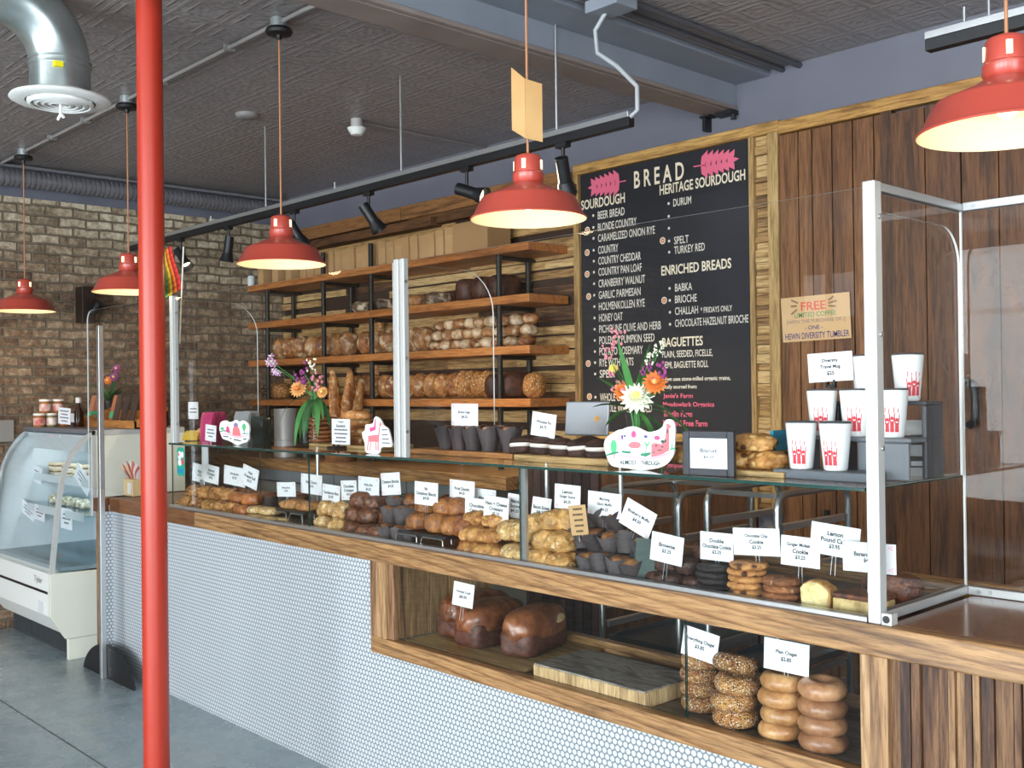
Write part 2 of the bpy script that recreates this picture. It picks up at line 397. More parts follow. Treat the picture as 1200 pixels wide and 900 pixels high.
# ------------------------------------------------------------------ the room
TB = (-5.95, -5.25, 2.15, 2.7)   # small transom of the shop front
XB, YW, ZC, YF, XR = -7.15, 4.30, 3.00, -5.0, 3.0       # brick wall, back wall, ceiling, shop front, far side
b = MB()
for y0, y1 in ((YF, 1.676), (1.683, YW+.1)):
    b.quad((XB-.1, y0, 0), (XR+.1, y0, 0), (XR+.1, y1, 0), (XB-.1, y1, 0))
b.quad((XB-.1, 1.676, 0), (XR+.1, 1.676, 0), (XR+.1, 1.683, 0), (XB-.1, 1.683, 0), 1)
struct(b.build('floor', [CONCRETE, plain('joint_dark', '#2b2e30', .7)]))
struct(MB().box(XB-.1, XR+.1, YF-.1, YW+.1, ZC, ZC+.1).build('ceiling', TIN))
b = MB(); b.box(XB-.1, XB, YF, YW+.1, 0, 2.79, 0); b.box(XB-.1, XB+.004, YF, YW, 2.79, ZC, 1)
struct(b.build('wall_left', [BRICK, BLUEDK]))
struct(MB().box(XB-.1, XR+.1, YW, YW+.1, 0, ZC).build('wall_back', BLUE))
wins = [(-5.0, -2.5, .3, 2.86), (-2.45, .05, .3, 2.86), (.1, 2.6, .3, 2.86), (TB[0], TB[1], TB[2], TB[3])]
def holed(b, axis, c0, c1, lo, hi, holes):
    # wall with rectangular openings, cut into boxes along its length
    xs = sorted({lo, hi}|{v for h in holes for v in h[:2]})
    for a, c in zip(xs, xs[1:]):
        zs = sorted([(h[2], h[3]) for h in holes if h[0] <= a+1e-6 and h[1] >= c-1e-6]); z = 0
        for z0, z1 in zs+[(ZC, ZC)]:
            if z0 > z: b.box(*((a, c, c0, c1) if axis == 'x' else (c0, c1, a, c)), z, z0)
            z = z1
    return b
struct(holed(MB(), 'x', YF-.15, YF, XB-.1, XR+.1, wins).build('wall_front', BLUEDK))
for i, (w0, w1, z0, z1) in enumerate(wins):
    f = MB(); fw = .05
    zz = (z0, z1-fw)+((2.2,) if z1-z0 > 1 else ())
    for z in zz: f.box(w0, w1, YF-.1, YF-.04, z, z+fw)
    for x in (w0, (w0+w1)/2-.025, w1-fw): f.box(x, x+fw, YF-.1, YF-.04, z0, z1)
    o = struct(f.build('window_%d' % (i+1), BLACK))
    struct(MB().box(w0, w1, YF-.075, YF-.069, z0, z1).build('window_pane', GLASS, o))
side = [(-4.5, -1.9, .3, 2.86), (-1.7, .9, .3, 2.86)]  # side windows are added, out of view, to bring in extra daylight
struct(holed(MB(), 'y', XR, XR+.1, YF, YW, side).build('wall_right', BLUEDK))
for i, (w0, w1, z0, z1) in enumerate(side): struct(MB().box(XR+.03, XR+.036, w0, w1, z0, z1).build('window_%d' % (i+5), GLASS))

# lath cladding behind the bread shelves
rnd = random.Random(3)
b = MB(); b.box(XB, -3.99, YW-.012, YW, .95, 2.66, 1)
z = .98
while z < 2.60:
    h = rnd.choice((.045, .055, .07, .085)); x = XB+.005
    while x < -4.0:
        l = rnd.uniform(.35, 1.3); x2 = min(x+l, -3.99)
        if rnd.random() > .10: b.box(x, x2-.004, YW-.012-rnd.uniform(.012, .03), YW-.011, z, z+h, 0, rnd.choice((.2, .55, .65, .75, .8, .9, .95)))
        x = x2
    z += h+rnd.choice((.006, .012, .03, .045))
struct(b.build('wall_back_cladding', [SLAT, plain('shadow_backing', '#3a281c', .8)]))
b = MB()
x = XB
for l in (1.6, 1.5): b.box(x, x+l-.01, YW-.09, YW, 2.63, 2.72, 0, rnd.random()); x += l
b.box(XB, -5.2, YW-.12, YW, 2.55, 2.61, 0, .2); b.box(-5.5, -3.99, YW-.07, YW, 2.57, 2.64, 0, .3)
struct(b.build('trim_1', wood('old_beam_wood', ['#4f3420', '#7d5532', '#9c6d40'], 'x', .8, .6, .3), bevel=.004))

# golden frame round the menu, the lath column and the plank doors
b = MB()
b.box(-4.02, -2.70, YW-.05, YW, 2.69, 2.745, 0, .6); b.box(-2.70, -1.3, YW-.055, YW, 2.675, 2.735, 0, .45); b.box(-1.3, 1.5, YW-.055, YW, 2.66, 2.72, 0, .7)
struct(b.build('trim_2', TRIMW, bevel=.004))
b = MB()
b.box(-4.02, -3.98, YW-.05, YW, .9, 2.69, 0, .4); b.box(-2.866, -2.838, YW-.05, YW, .9, 2.69, 0, .6); b.box(-2.762, -2.705, YW-.05, YW, .9, 2.69, 0, .7)
struct(b.build('trim_3', TRIMZ, bevel=.003))
struct(MB().box(-3.98, -2.866, YW-.045, YW, 1.225, 1.265, 0, .6).build('trim_4', TRIMW, bevel=.003))
b = MB(); z = .9
while z < 2.68:
    h = rnd.choice((.025, .035, .045, .06)); b.box(-2.838, -2.762, YW-.02-rnd.uniform(0, .02), YW, z, min(z+h-.003, 2.688), 0, rnd.uniform(.45, 1)); z += h
struct(b.build('trim_5', SLAT))
struct(MB().box(-3.98, -2.866, YW-.02, YW, .0, 1.225, 0, .3).build('trim_6', PLANK))

def planks(x0, x1, y, z0, z1, ws, th=.03, lo=.15, hi=.8):
    b = MB(); x = x0
    while x < x1-.01:
        w = rnd.choice(ws); x2 = min(x+w, x1)
        b.box(x, x2-.005, y-rnd.uniform(0, .006), y+th, z0, z1, 0, rnd.uniform(lo, hi)); x = x2
    return b
d1 = struct(planks(-2.70, -2.19, YW-.035, 0, 2.67, (.07, .085, .1), lo=.35, hi=.95).build('door_1', PLANK, bevel=.002))
l = MB(); l.box(-2.55, -2.40, YW-.06, YW-.036, .80, .82); l.box(-2.485, -2.465, YW-.055, YW-.036, .66, .94)
struct(l.build('door_latch', BLACK, d1))
struct(MB().box(-2.195, -2.145, YW-.045, YW, 0, 2.675, 0, .12).build('trim_7', PLANK))
d2 = struct(planks(-2.145, 1.4, YW-.05, 0, 2.66, (.11, .13, .15), lo=.3, hi=.75).build('door_2', PLANK, bevel=.002))
h = MB(); hx = -1.80; y = YW-.05
h.tube([(hx-.022, y, 1.505), (hx-.022, y-.03, 1.505), (hx+.01, y-.05, 1.495), (hx+.018, y-.052, 1.47), (hx+.018, y-.052, 1.37), (hx+.01, y-.05, 1.345), (hx-.022, y-.03, 1.335), (hx-.022, y, 1.335)], .0165, 12)
hd = struct(h.build('door_handle', BLACK, d2, smooth=True))
h = MB()
for z in (1.505, 1.335): h.blob((hx-.022, y-.034, z), .017, .012, .017, amp=0, flat=-2)
struct(h.build('handle_bolt', STEEL, hd, smooth=True))
struct(MB().box(-1.1, -.9, YW-.055, YW-.05, 0, .1).build('baseboard_back', BLACK))

# steel beam crossing the ceiling
b = MB()
b.box(-3.125, -2.985, YF, YW, 2.845, 2.868, 1); b.box(-2.992, -2.962, YF, YW, 2.868, 2.99, 0); b.box(-2.985, -2.955, YF, YW, 2.848, 2.866, 1)
b.box(-2.965, -2.77, YF, YW, 2.972, 3.0, 0); b.box(-3.12, -3.09, YF, YW, 2.868, 3.0, 0)
struct(b.build('ceiling_beam', [BEAMG, BEAMT], bevel=.003))
tag(MB().box(-3.13, -3.11, YW-.05, YW, 2.77, 2.85).box(-3.14, -3.08, YW-.06, YW, 2.835, 2.845).build('bracket', BLACK), 'small black steel bracket at the left foot of the ceiling beam', 'bracket')
tag(MB().box(-3.05, -2.95, YW-.06, YW, 2.825, 2.845).cyl((-2.96, YW-.03, 2.80), (-2.96, YW-.03, 2.846), .012).build('bracket', BLACK), 'small black bracket under the right edge of the ceiling beam at the wall', 'bracket')
for x, r, lab in ((-2.70, .013, 'dark conduit along the ceiling nearer to the beam'), (-2.61, .013, 'dark conduit along the ceiling further from the beam')):
    tag(MB().cyl((x, YF, 2.986), (x, YW, 2.986), r).build('conduit', plain('dark_conduit', '#4f4f54', .5), smooth=True), lab, 'conduit')

# ------------------------------------------------------------------ red pole and the round duct
px_, py_ = -3.6216, 1.6286
t = thing('support_pole', 'round red painted support pole standing in front of the counter', 'pole', (px_, py_, 0))
MB().cyl((px_, py_, 0.012), (px_, py_, ZC), .0452, n=40).build('pole_shaft', REDP, t, smooth=True)
MB().cyl((px_, py_, 0), (px_, py_, .012), .085, n=32).build('base_plate', REDP, t, smooth=True)

t = thing('round_duct', 'galvanised round air duct elbow ending in a white ceiling diffuser', 'duct', (-4.05, 1.45, 2.6))
c = Vector((-4.05, 1.47, 2.62)); b = MB()
pts = [c+Vector((0, 0, z)) for z in (.005, .06, .12)]
for k in range(1, 15):
    a = math.pi/2*k/14; pts.append(c+Vector((0, -.24+.24*math.cos(a), .12+.24*math.sin(a))))
pts += [pts[-1]+Vector((0, -q, 0)) for q in (.1, .6, 1.8, 3.2)]
# keep clear of the ceiling
pts = [Vector((p.x, p.y, min(p.z, 2.985))) for p in pts]
b.tube(pts, .108, 40)
b.build('duct_pipe', GALV, t, smooth=1.2)
b = MB()
for z in (.115, .135): b.cyl(c+Vector((0, 0, z)), c+Vector((0, 0, z+.008)), .113, n=40)
b.build('seam_band', GALV, t, smooth=True)
b = MB(); b.obox(c+Vector((.10, -.045, .10)), (.03, .03, .02), mi=0); b.build('tape_tag', plain('yellow_tape', '#f0e11a', .5), t)
b = MB()
b.lathe([(.105, .03), (.12, .02), (.175, .004), (.18, -.004), (.17, -.010), (.125, -.012)], c, 48)
for r in (.118, .095, .072, .048): b.lathe([(r, -.010), (r, -.020), (r-.012, -.026), (r-.016, -.022), (r-.008, -.010)], c, 48)
for a in range(4): b.obox(c+Vector((0, 0, -.012)), (.24, .008, .008), Matrix.Rotation(a*math.pi/4, 3, 'Z'))
b.build('diffuser', WHITE, t, smooth=True)
b = MB(); b.disc(c+Vector((0, 0, .0)), (0, 0, -1), .112, 40); b.build('diffuser_throat', BLACK, t)
b = MB(); b.cyl(c+Vector((0, 0, -.06)), c+Vector((0, 0, -.01)), .006); b.tube([c+Vector((-.025, 0, -.072)), c+Vector((-.012, 0, -.062)), c+Vector((.012, 0, -.062)), c+Vector((.025, 0, -.072))], .006)
b.build('damper_pull', WHITE, t, smooth=True)

# spiral duct and conduit along the brick wall
b = MB(); y = YF
while y < 4.18:
    b.cyl((XB+.09, y, 2.895), (XB+.09, y+.022, 2.895), .056, n=18, cap=True); b.cyl((XB+.09, y+.022, 2.895), (XB+.09, y+.032, 2.895), .048, n=18, cap=True); y += .032
tag(b.build('flexible_duct', plain('ribbed_grey_duct', '#8a8a90', .35, .5), smooth=True), 'grey ribbed flexible duct running under the ceiling along the brick wall', 'duct')
tag(MB().cyl((XB+.06, YF, 2.978), (XB+.06, YW, 2.978), .012).build('conduit', plain('grey_conduit', '#77777c', .5), smooth=True), 'thin grey conduit at the top of the brick wall above the ribbed duct', 'conduit')

# ------------------------------------------------------------------ pendant lamps in a row over the counter
LAMPS = [(-.86, 'red enamel pendant lamp nearest the glass enclosure, partly out of the picture'), (-2.265, 'red enamel pendant lamp with a kraft paper card on its cord'),
         (-3.69, 'red enamel pendant lamp hanging in front of the bread shelves'), (-5.16, 'red enamel pendant lamp half hidden behind the red pole'),
         (-6.68, 'small looking red pendant lamp at the far end by the brick wall')]
YL, ZR = 2.2, 2.012
COPPER = plain('copper_cord', '#b07a55', .5)
SLOT = plain('lit_slot', '#ffe6b8', .5, emit=1.6)
GLOW = plain('lit_bulb', '#ffe2ad', .4, emit=5)
for i, (x, lab) in enumerate(LAMPS):
    zr = ZR
    t = thing('pendant_lamp', lab, 'lamp', (x, YL, zr), 0, 'red pendant lamps over the counter')
    o = (x, YL, zr)
    b = MB(); b.lathe([(.175, .0), (.177, .004), (.168, .012), (.143, .062), (.138, .067), (.075, .092), (.052, .104), (.042, .112), (.047, .118), (.047, .138), (.043, .142), (.041, .185), (.036, .192), (.020, .198), (.0, .199)], o, 48)
    sh = b.build('lamp_shade', REDL, t, smooth=True)
    b = MB(); b.lathe([(.175, .0), (.166, .008), (.141, .056), (.136, .062), (.074, .087), (.04, .10), (.0, .102)], o, 48); b.build('shade_lining', ENAMEL, sh, smooth=True)
    b = MB(); b.blob((x, YL, zr+.062), .026, .026, .034, amp=0, flat=-2); b.build('bulb', GLOW, t, smooth=True)
    for a in range(4):
        aa = a*math.pi/2+.5; MB().obox((x+.0425*math.cos(aa), YL+.0425*math.sin(aa), zr+.163), (.004, .012, .028), Matrix.Rotation(aa, 3, 'Z')).build('vent_slot', SLOT, sh)
    MB().cyl((x, YL, zr+.199), (x, YL, 2.945), .0038, n=8).build('cord', COPPER, t, smooth=True)
    cn = MB().lathe([(0, -.055), (.01, -.05), (.012, -.035), (.05, -.03), (.055, -.02), (.05, -.008), (0, -.006)], (x, YL, 2.968), 24).build('canopy', BLACK, t, smooth=True)
    MB().cyl((x, YL, 2.955), (x, YL, 2.9995), .035, n=20).build('junction_box', plain('box_metal', '#9aa0a0', .4, .5), cn, smooth=True)
    pl = bpy.data.lights.new('pendant_bulb_light', 'POINT'); pl.energy = 1.9; pl.color = (1, .78, .48); pl.shadow_soft_size = .04
    po = bpy.data.objects.new('pendant_bulb_light', pl); COL.objects.link(po); po.location = (x, YL, zr+.015)
# kraft card folded round the second lamp's cord
x = -2.265; b = MB()
P = [Vector((x-.036, YL-.03, 0)), Vector((x+.004, YL-.012, 0)), Vector((x+.034, YL+.03, 0))]
for (a, c2), dz in (((P[0], P[1]), 0), ((P[1], P[2]), 0)):
    n = (c2-a).cross(Vector((0, 0, 1))).normalized()*.0015
    z0a, z0b = (2.285, 2.255) if a is P[0] else (2.255, 2.245)
    z1a, z1b = (2.475, 2.435) if a is P[0] else (2.435, 2.42)
    v = [a+Vector((0, 0, z0a)), c2+Vector((0, 0, z0b)), c2+Vector((0, 0, z1b)), a+Vector((0, 0, z1a))]
    b.add([p-n for p in v]+[p+n for p in v], [(0,1,2,3), (7,6,5,4), (0,4,5,1), (1,5,6,2), (2,6,7,3), (3,7,4,0)])
tag(b.build('paper_card', KRAFT), 'folded kraft paper card clipped round the cord of a red pendant lamp', 'card')
# conduit that feeds the lamps
b = MB(); g = []
g.append((XB+.02, YL, 2.985)); g.append((-3.72, YL, 2.985)); b.tube(g, .0095, 10)
b.tube([(-3.66, YL, 2.985), (-3.5, YL, 2.985), (-3.38, YL+.01, 2.985), (-3.28, YL+.06, 2.985), (-3.2, YL+.16, 2.985), (-3.15, YL+.3, 2.985), (-3.14, 2.9, 2.985), (-3.14, 4.28, 2.985)], .0095, 10)
for x in (-4.1, -4.75, -5.7, -6.2): b.obox((x, YL, 2.985), (.012, .05, .026))
tag(b.build('lamp_conduit', plain('painted_conduit', '#8f8b89', .45), smooth=True), 'grey conduit across the tin ceiling joining the pendant lamp canopies', 'conduit')

# ------------------------------------------------------------------ track lighting
YT, ZT = 3.03, 2.52
def track(name, x0, x1, lab):
    t = thing(name, lab, 'track', (x0, YT, ZT))
    MB().box(x0, x1, YT-.021, YT+.021, ZT, ZT+.022).build('strut_channel', ALU, t, bevel=.002)
    MB().box(x0, x1, YT-.018, YT+.018, ZT-.034, ZT).build('track_rail', BLACK, t, bevel=.002)
    return t
xe = at(740, 147, y=YT).x
t = track('light_track', XB+.1, xe, 'long black track light rail hung in front of the blue wall')
for x in (-6.6, -5.245, -3.985, -2.95, -4.55, -5.9):
    MB().cyl((x, YT, ZT+.02), (x, YT, 3.0 if x not in (-4.55, -5.9) else ZT+.06), .0045, n=8).build('hanger_rod', ALU, t, smooth=True)
b = MB(); b.tube([(xe-.01, YT, ZT), (xe+.03, YT, ZT+.02), (xe+.03, YT, ZT+.11), (xe-.05, YT-.02, ZT+.2), (xe-.14, YT-.03, ZT+.27), (xe-.15, YT-.03, ZT+.36), (xe-.05, YT-.04, 2.965)], .009, 10)
b.build('flexible_cable', plain('grey_cable', '#a6aaad', .45), t, smooth=True)
tag(MB().box(xe-.14, xe+.02, YT-.10, YT+.02, 2.925, 2.9715).build('junction_box', BEAMG, bevel=.004), 'grey square junction box under the beam feeding the light track', 'box')
x2 = at(1087, 60, y=YT).x
t = track('light_track', x2, 1.2, 'short black track light rail at the upper right behind the red lamp')
for x in (x2+.11, x2+.18, .2): MB().cyl((x, YT, ZT+.02), (x, YT, 3.0 if x != x2+.11 else ZT+.07), .0045, n=8).build('hanger_rod', ALU, t, smooth=True)
SPOTS = [((208, 298), (1, .2), .8, 'black track spotlight beside the rainbow flag'), ((268, 288), (-.3, -.2), .4, 'black track spotlight pointing down in front of the brick wall'),
         ((345, 268), (.6, .5), .8, 'black track spotlight just behind the lamp by the bread shelves'), ((432, 252), (.5, .5), .9, 'black track spotlight aimed down over the bread boxes'),
         ((547, 214), (1.2, .4), 2.2, 'black track spotlight turned sideways left of the card'), ((660, 194), (-.5, 1), .5, 'black track spotlight beside the menu board')]
for (px, py), (dx, dy), fl, lab in SPOTS:
    x = at(px, py, y=YT).x if px != 208 else -7.0+.18
    if px == 208: x = at(212, 290, y=YT).x
    t = thing('track_spotlight', lab, 'spotlight', (x, YT, ZT-.034), 0, 'black spotlights on the track')
    MB().box(x-.03, x+.03, YT-.015, YT+.015, ZT-.052, ZT-.034).cyl((x, YT, ZT-.052), (x, YT, ZT-.13), .008, n=10).build('mounting_stem', BLACK, t, smooth=True)
    d = Vector((dx, dy, -1/fl)).normalized(); p = Vector((x, YT, ZT-.14))
    b = MB(); b.cyl(p-d*.05, p+d*.05, .027, n=20); b.cyl(p+d*.05, p+d*.10, .03, .043, n=20, cap=False); b.cyl(p+d*.06, p+d*.065, .033, n=20)
    hd = b.build('lamp_head', BLACK, t, smooth=True)
    MB().cyl(p+d*.066, p+d*.07, .030, n=20).build('lens', plain('warm_lens', '#ffe9c4', .3, emit=3), hd, smooth=True)
    sl = bpy.data.lights.new('spot_beam', 'SPOT'); sl.energy = 40; sl.color = (1, .82, .56); sl.spot_size = 1.5; sl.spot_blend = .8; sl.shadow_soft_size = .05
    so = bpy.data.objects.new('spot_beam', sl); COL.objects.link(so); so.location = p+d*.10
    aim = Vector((d.x, d.y, d.z))
    so.rotation_euler = aim.to_track_quat('-Z', 'Y').to_euler()
# smoke detector with its conduit, small round vent, wall speaker
c = at(418, 146, z=2.97)
t = thing('emergency_light', 'small white round fixture on the tin ceiling', 'fixture', (c.x, c.y, 3.0))
MB().cyl((c.x, c.y, 2.955), (c.x, c.y, 3.0), .032, n=24).build('fixture_base', plain('fixture_metal', '#b9b6b2', .4), t, smooth=True)
MB().lathe([(0, -.045), (.03, -.042), (.045, -.022), (.052, -.005), (.04, .0), (0, 0)], (c.x, c.y, 2.955), 24).build('fixture_dome', WHITE, t, smooth=True)
tag(MB().tube([(c.x, c.y, 2.985), (c.x, YW-.02, 2.985)], .008, 8).build('conduit', plain('conduit_taupe', '#7c7674', .5), smooth=True), 'thin conduit from the white ceiling fixture to the blue wall', 'conduit')
c = at(290, 136, z=2.99)
tag(MB().lathe([(0, -.022), (.05, -.022), (.062, -.012), (.065, 0), (0, 0)], (c.x, c.y, 3.0), 24).build('smoke_detector', plain('dusty_white', '#8f8b8a', .5), smooth=True), 'flat round detector painted like the tin ceiling', 'detector')
c = at(102, 357, x=XB+.1)
t = thing('wall_speaker', 'dark box speaker fixed on the brick wall left of the red pole', 'speaker', (XB, c.y, c.z))
MB().box(XB, XB+.12, c.y-.04, c.y+.05, c.z-.12, c.z+.12).build('speaker_body', plain('brown_black', '#2e2019', .5), t, bevel=.005)
MB().cyl((XB+.12, c.y+.03, c.z-.05), (XB+.17, c.y+.06, c.z+.01), .03, n=16).build('speaker_bracket', BLACK, t, smooth=True)

# ------------------------------------------------------------------ counter with its display case
YC = 2.32; XL, XW, XCB, XE = -4.97, -5.69, -1.205, .35      # case left end, wing, case right end, counter right end
DZ = .915                                                   # deck the pastries stand on
t = thing('service_counter', 'long white tiled bakery counter with wooden rails and a low display opening', 'counter', (-3.2, YC, 0))
b = MB()
b.box(XW, -1.262, YC, YC+.05, 0, .517); b.box(XW, -3.26, YC, YC+.05, .517, .862)
b.box(XW-.065, XW-.012, YC-.055, YC+.6, 0, .862)
b.box(XW-.012, XW, YC-.055, YC+.05, 0, .862)
b.build('tile_panel', TILE, t)
MB().box(XW-.07, XW-.0, YC-.062, YC-.0552, 0, .862, 0, .3).build('end_trim', OAKZ, t, bevel=.003)
MB().box(XL+.3, XE, YC-.022, YC+.02, .862, .935, 0, .55).build('front_rail', OAK, t, bevel=.005)
MB().box(XW+.013, XL+.297, YC-.022, YC+.02, .862, .935, 0, .75).build('front_rail', OAKD, t, bevel=.005)
b = MB(); b.box(XW-.075, XW+.012, YC-.075, YC-.022, .862, .935, 0, .4); b.box(XW-.075, XL-.02, YC+.02, YC+.75, .90, .935, 0, .3); b.box(XW-.075, XW, YC-.022, YC+.75, .895, .935, 0, .4)
b.build('left_worktop', OAKD, t, bevel=.004)
b = MB(); b.box(XCB, XE, YC+.02, YC+.82, .895, .935, 0, .5); b.build('right_worktop', TOPW, t, bevel=.004)
b = MB(); b.box(-3.0, XE, YC+.60, YC+.64, .80, .948, 0, .6); b.build('rear_rail', OAK, t, bevel=.004)
# cubby opening frame
b = MB(); b.box(-3.26, -1.262, YC-.012, YC+.03, .517, .578, 0, .5); b.build('opening_sill', OAK, t, bevel=.004)
for a_ in ((-3.26, -3.222, YC-.012, YC+.03, .578, .862, 0, .15), (-3.222, -3.165, YC-.012, YC+.03, .578, .862, 0, .7), (-3.165, -3.13, YC+.0, YC+.05, .578, .862, 0, .25), (-1.262, -1.235, YC-.014, YC+.3, 0, .862, 0, .8), (-1.235, -1.19, YC-.018, YC+.05, 0, .862, 0, .5)):
    MB().box(*a_).build('opening_stile', OAKZ, t, bevel=.003)
b = MB()
for k, (y0, y1) in enumerate(((.05, .16), (.163, .27), (.273, .38), (.383, .5))): b.box(-3.16, -3.135, YC+y0, YC+y1, .575, .89, 0, .3+.15*k)
b.build('opening_side', wood('tan_side_board', ['#6b5138', '#8f704c', '#a98861', '#bd9d74'], 'z', .8, .55, .25), t, bevel=.002)
MB().box(-3.16, -1.235, YC+.02, YC+.5, .535, .565, 0, .35).build('opening_floor', wood('worn_grey_board', ['#5d5142', '#7d6e58', '#94856b'], 'x', .9, .5, .2), t, bevel=.002)
MB().box(-3.16, -1.235, YC+.46, YC+.5, .56, .60, 0, .6).build('opening_back_rail', OAK, t, bevel=.003)
b = MB(); b.box(XL, XCB, YC+.03, YC+.55, .885, .905)
b.build('case_deck', STEEL, t)
MB().box(XL, XCB, YC+.032, YC+.54, .905, DZ).build('deck_mat', DARK, t)
b = MB(); b.box(XL-.01, -1.247, YC-.004, YC+.028, .9352, .948)
b.build('base_channel', ALU, t, bevel=.002)
# reclaimed strips right of the opening
b = MB(); x = -1.19; rr = random.Random(5)
while x < XE:
    w = rr.choice((.016, .022, .026)); b.box(x, x+w-.002, YC+.005-rr.uniform(0, .014), YC+.05, 0, .862, 0, rr.choice((.1, .3, .4, .5, .55, .6, .8, .9))); x += w
b.build('strip_panel', STRIP, t)
# lower case glass
def pane(b, x0, x1, y0, y1, z0, z1, e=1):
    """glass sheet: big faces clear, rims green"""
    d = [(x1-x0), (y1-y0), (z1-z0)]; k = d.index(min(d)); n = len(b.f)
    b.box(x0, x1, y0, y1, z0, z1)
    big = {2: (0, 1), 1: (2, 4), 0: (3, 5)}[k]
    for i in range(6):
        if i not in big: b.m[n+i] = e
    return b
s1, s2 = X(360, YC), X(607, YC)
for a, c in ((XL, s1), (s1, s2), (s2, -1.247)):
    pane(MB(), a+.002, c-.002, YC+.008, YC+.014, .948, 1.2465).build('front_glass', [GLASS, GEDGE], t)
pane(MB(), XL, XL+.006, YC+.014, YC+.50, .916, 1.2465).build('side_glass', [GLASS, GEDGE], t)
pane(MB(), -3.2, -1.80, YC+.012, YC+.018, .585, .862).build('opening_glass', [GLASS, GEDGE], t)
pane(MB(), -1.795, -1.262, YC+.012, YC+.018, .585, .862).build('opening_glass', [GLASS, GEDGE], t)
pane(MB(), XL-.005, -1.247, YC-.005, YC+.53, 1.247, 1.255).build('glass_shelf', [GLASS, GEDGE], t)
for x in (s2+.012, s1+.9, X(375, YC+.5)): MB().cyl((x, YC+.49, .916), (x, YC+.49, 1.2465), .009, n=12).build('case_upright', ALU, t, smooth=True)
MB().box(s2-.006, s2+.016, YC+.018, YC+.03, .949, 1.2465).build('joint_upright', ALU, t)

# ------------------------------------------------------------------ sneeze guards: post, wing and front sheet
def wing(b, x, y0, y1, z0, z1, r, th=.006):
    pts = [(y0, z0), (y1, z0), (y1, z1-r)]+[(y1-r+r*math.cos(a*math.pi/16), z1-r+r*math.sin(a*math.pi/16)) for a in range(1, 9)]+[(y0, z1)]
    n = len(b.f); b.prism(pts, 'x', x, x+th)
    k = len(pts)
    for i in range(k): b.m[n+i] = 1
    return b
ZT2 = 1.985
posts = [(-4.935, 'sneeze guard post with curved clear wing at the left end of the case'), (-3.085, 'sneeze guard post with curved clear wing in front of the bread shelves'),
         (-1.227, 'tall white sneeze guard post at the right end of the case')]
for i, (x, lab) in enumerate(posts):
    t = thing('sneeze_guard', lab, 'sneeze guard', (x, YC, 1.255), 0, 'sneeze guards along the case')
    b = MB()
    z0 = .936 if i == 2 else 1.2555
    w = (.015, .022, .016)[i]
    if i == 1:
        b.box(x-.030, x-.004, YC+.006, YC+.030, z0, ZT2); b.box(x+.006, x+.030, YC+.006, YC+.030, z0, ZT2); b.box(x-.004, x+.006, YC+.014, YC+.024, z0, ZT2)
    else:
        b.box(x-w, x+w, YC-.006, YC+.028, z0, ZT2)
    p = b.build('post', ALUW, t, bevel=.003)
    for z in (1.35, 1.62, 1.90): MB().cyl((x+w-.002, YC+.014, z), (x+w+(.012 if i == 1 else .005), YC+.014, z), .006, n=10).build('clip_screw', STEEL, p)
    if i != 2: wing(MB(), x+.001, YC+.031, YC+.47, 1.257, ZT2-.02, .16).build('wing_panel', [GLASSF, PEDGE], t)
    else: wing(MB(), x+.001, YC+.031, YC+.47, 1.257, ZT2-.07, .10).build('wing_panel', [GLASSF, PEDGE], t)
for x0, x1, lab in ((-4.918, -3.118, 'left clear acrylic sheet standing on the glass shelf edge'), (-3.052, -1.245, 'right clear acrylic sheet standing on the glass shelf edge')):
    o = pane(MB(), x0, x1, YC+.004, YC+.009, 1.256, ZT2-.012).build('acrylic_sheet', [GLASSF, PEDGE])
    tag(o, lab, 'acrylic sheet', 'clear sheets above the case')
# enclosure on the worktop
t = thing('glass_enclosure', 'aluminium framed clear screen on the wooden worktop at the right', 'screen', (-1.2, 2.6, .935))
YE = 2.835
for z in (.936, ZT2-.02):
    b = MB(); b.box(-1.243, -1.219, YC+.031, YE, z, z+(.022 if z < 1.2 else .02)); b.box(-1.219, .3, YE-.026, YE, z, z+.022)
    b.build('frame_rail', plain('grey_white_aluminium', '#c3c6c6', .4, .5), t, bevel=.002)
b = MB(); b.box(-1.210, -1.184, YC-.005, YC+.026, .9355, .964); b.build('corner_block', ALUW, t, bevel=.002)
b = MB(); b.cyl((-1.197, YC-.0065, .950), (-1.197, YC-.0, .950), .009, n=12); b.build('corner_plug', BLACK, t)
b = MB(); b.box(.27, .3, YE-.028, YE+.002, .962, ZT2); b.build('end_post', ALUW, t)
pane(MB(), -1.234, -1.228, YC+.045, YE-.012, .958, ZT2-.02).build('side_pane', [GLASSF, PEDGE], t)
pane(MB(), -1.227, .268, YE-.016, YE-.010, .958, ZT2-.02).build('rear_pane', [GLASSF, PEDGE], t)
for x in (-1.19, -1.16):
    for z in (ZT2-.009, .947): MB().cyl((x, YE-.0262, z), (x, YE-.0285, z), .006, n=10).build('bracket_screw', STEEL, t)

